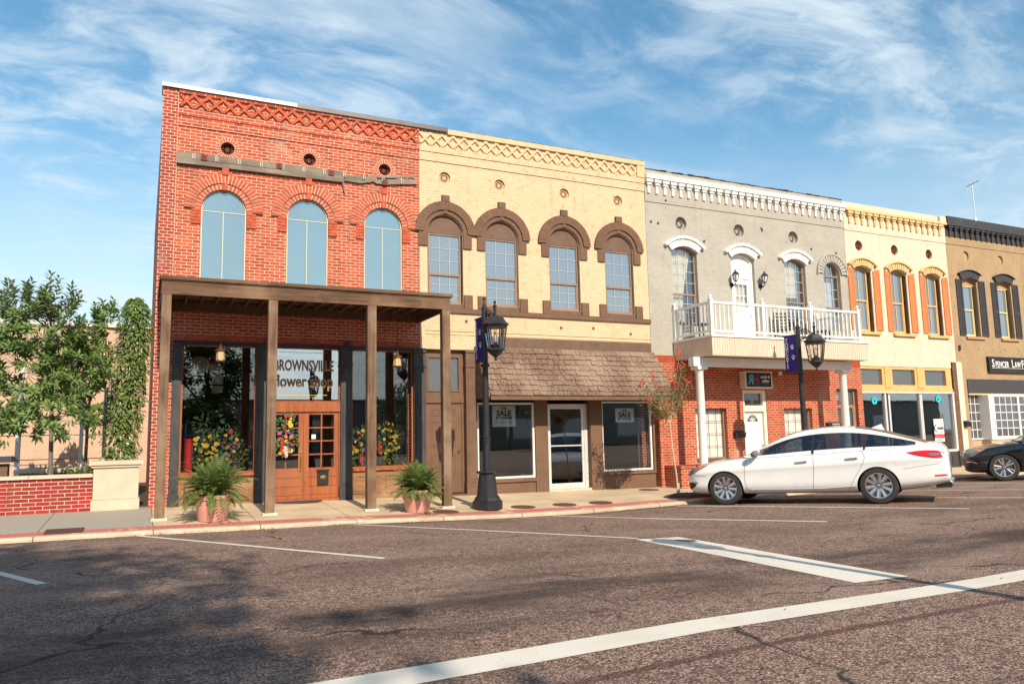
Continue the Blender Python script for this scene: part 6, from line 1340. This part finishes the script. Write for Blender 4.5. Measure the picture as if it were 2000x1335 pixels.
    def wheel(ax, sd, mats_):
        w = MB(); r_, y0, y1 = .334, .70, .905
        pr = [(.222, .02), (.245, .0), (.31, .005), (.329, .03), (.334, .06), (.334, .15), (.329, .18), (.31, .205), (.245, .21), (.232, .195), (.222, .18)]
        w.lathe([(r, y - .0) for r, y in pr], (0, 0, 0), 40, 'y'); ty = w.build('wheel', m_rubber, t, True, True)
        q = MB().lathe([(.235, .198), (.228, .207), (.214, .203), (.208, .17), (.205, .03)], (0, 0, 0), 40, 'y', 0, False).lathe([(1e-6, .182), (.022, .184), (.036, .178), (.05, .165), (.05, .12)], (0, 0, 0), 16, 'y'); ns = 10
        for k in range(ns):
            a = 2 * PI * k / ns + (.07 if k % 2 else -.07) * (1.6 if paint is m_carb else .35); w0, w1 = (.021, .034) if paint is m_carw else (.015, .022); ca, sa = math.cos(a), math.sin(a); P = []
            for rr, ww, yy in ((.035, w0, .172), (.12, (w0 + w1) / 2, .185), (.214, w1, .198)):
                for s_, dy in ((-1, 0), (-.35, .006), (.35, .006), (1, 0)): P.append((rr * ca - ww * s_ * sa, yy + dy, rr * sa + ww * s_ * ca))
            for rr, ww, yy in ((.035, w0, .13), (.214, w1, .15)): P += [(rr * ca + ww * sa, yy, rr * sa - ww * ca), (rr * ca - ww * sa, yy, rr * sa + ww * ca)]
            q.add(P, [(0, 1, 5, 4), (1, 2, 6, 5), (2, 3, 7, 6), (4, 5, 9, 8), (5, 6, 10, 9), (6, 7, 11, 10), (0, 4, 8, 14, 12), (3, 13, 15, 11, 7)])
        rim = q.build('rim', m_alloy, ty, True, True); MB().lathe([(.206, .10), (.14, .10), (.14, .115), (.05, .118), (1e-6, .118)], (0, 0, 0), 28, 'y').build('brake_disc', m_blk, ty, True, True)
        ty.matrix_basis = Matrix.Translation((ax, sd * .70, .334)) @ (Matrix.Diagonal((1, sd, 1, 1)) if sd > 0 else Matrix.Rotation(PI, 4, 'Z')) @ Matrix.Rotation(seed + ax, 4, 'Y')
    for ax in (1.42, -1.385):
        for sd in (1, -1): wheel(ax, sd, None)
    return t
def park(label, fx, fy, rx_, ry_, paint, seed, scale):
    F_ = Vector((fx, fy, zr(fx, fy))); B_ = Vector((rx_, ry_, zr(rx_, ry_))); u = (F_ - B_); L = u.length; u.normalize(); left = Vector((-u.y, u.x, 0)).normalized(); upv = u.cross(left)
    # F_ and B_ are the contact points of the left wheels; local x forward, y left
    o = B_ + u * (1.385 * scale) * (L / (2.805 * scale)) - left * (.80 * scale)
    t = sedan(label, o, 0, scale, paint, seed)
    m = Matrix((u, left, upv)).transposed().to_4x4(); m.translation = o; t.matrix_world = m @ Matrix.Scale(scale, 4)
    return t
d_ = Vector((11.48 - 13.20, -4.26 + 6.80)).normalized(); mid = Vector((12.34, -5.53)); hw_ = 2.805 * 1.075 / 2
park('white saloon car parked nose in at the kerb in front of the balcony', mid.x + d_.x * hw_, mid.y + d_.y * hw_, mid.x - d_.x * hw_, mid.y - d_.y * hw_, m_carw, .3, 1.075)
park('black saloon car parked at the right edge before the tan building', 20.40, -4.75, 20.40 + .62 * 2.98, -4.75 - .785 * 2.98, m_carb, .8, 1.06)

# ---------------------------------------------------------------- the other side of the road, seen in the windows and by its shade
m_opp = painted('far_grey_paint', (.30, .27, .24)); t = thing('low_building', 'long low grey building across the road reflected in the shop windows', 'building', (20, -46, 0))
MB().prism(rect(-40, 90, -.5, 4.4), -46.25, -46, [rect(-36 + 6 * k, -32.5 + 6 * k, .8, 2.9) for k in range(20)]).box(-40, 90, -60, -46.26, -.5, 4.35).build('wall', m_opp, t)
MB().box(-40.2, 90.2, -60.2, -45.8, 4.401, 4.6).build('coping', m_capg, t)
for k in range(20): MB().box(-36 + 6 * k, -32.5 + 6 * k, -46.18, -46.15, .8, 2.9).build('pane', m_gsash, t)
def big_tree(label, x, y, h, rad, n, seed, lo=.5, ls=.26):
    r = random.Random(seed); z0 = zr(x, y); t = thing('street_tree', label, 'tree', (x, y, z0), 0, 'street trees across the road'); b = MB(); B = Vector((x, y, z0)); tr = .028 * h
    b.tube([B, B + Vector((.05, 0, h * .25)), B + Vector((0, .1, h * .62))], [tr, tr * .8, tr * .4], 9); L = []; m = 9 if h < 12 else 17
    for k in range(m):
        u = k / (m - 1); a = k * 2.4; q = rad * (.75 * math.sin(PI * (.18 + .68 * u))) * r.uniform(.55, 1); e = B + Vector((q * math.cos(a), q * math.sin(a), h * (lo + (.93 - lo) * u))); b.tube([B + Vector((0, 0, max(h * .2, (e.z - z0) * .62))), e], [tr * .38, tr * .1], 6); L.append(e)
    b.build('trunk', m_bark, t, True); b = MB()
    for k in range(n):
        c = r.choice(L); q = Vector((r.gauss(0, 1), r.gauss(0, 1), r.gauss(0, .8))) * rad * .23; p = c + q
        for s in range(7): b.leaf(p + Vector((r.uniform(-1, 1), r.uniform(-1, 1), r.uniform(-.8, .8))) * ls, (r.uniform(-1, 1), r.uniform(-1, 1), r.uniform(-.8, .5)), ls, ls * .52, (r.uniform(-.5, .5), r.uniform(-.5, .5), 1), .2)
    b.build('crown', m_oleaf, t, recalc=False)
big_tree('tall leafy tree across the road whose shade falls over the road at the left', -3.4, -31.5, 17.0, 4.1, 5200, 51, .22, .46)
big_tree('tallest leafy tree across the road whose shade reaches the left pavement', -6.8, -32, 22, 4.2, 2600, 52, .25, .45); big_tree('dark round street tree reflected in the left display window of the flower shop', 3.9, -38, 9.6, 2.7, 1200, 56, .25, .34)
big_tree('street tree before the low grey building at the far left', -16, -38, 9, 3.6, 600, 53); big_tree('small street tree before the low grey building near the middle', 18.5, -40, 5.6, 2.2, 420, 54, .4); big_tree('street tree before the low grey building at the right', 28, -41, 7.5, 3, 450, 55)
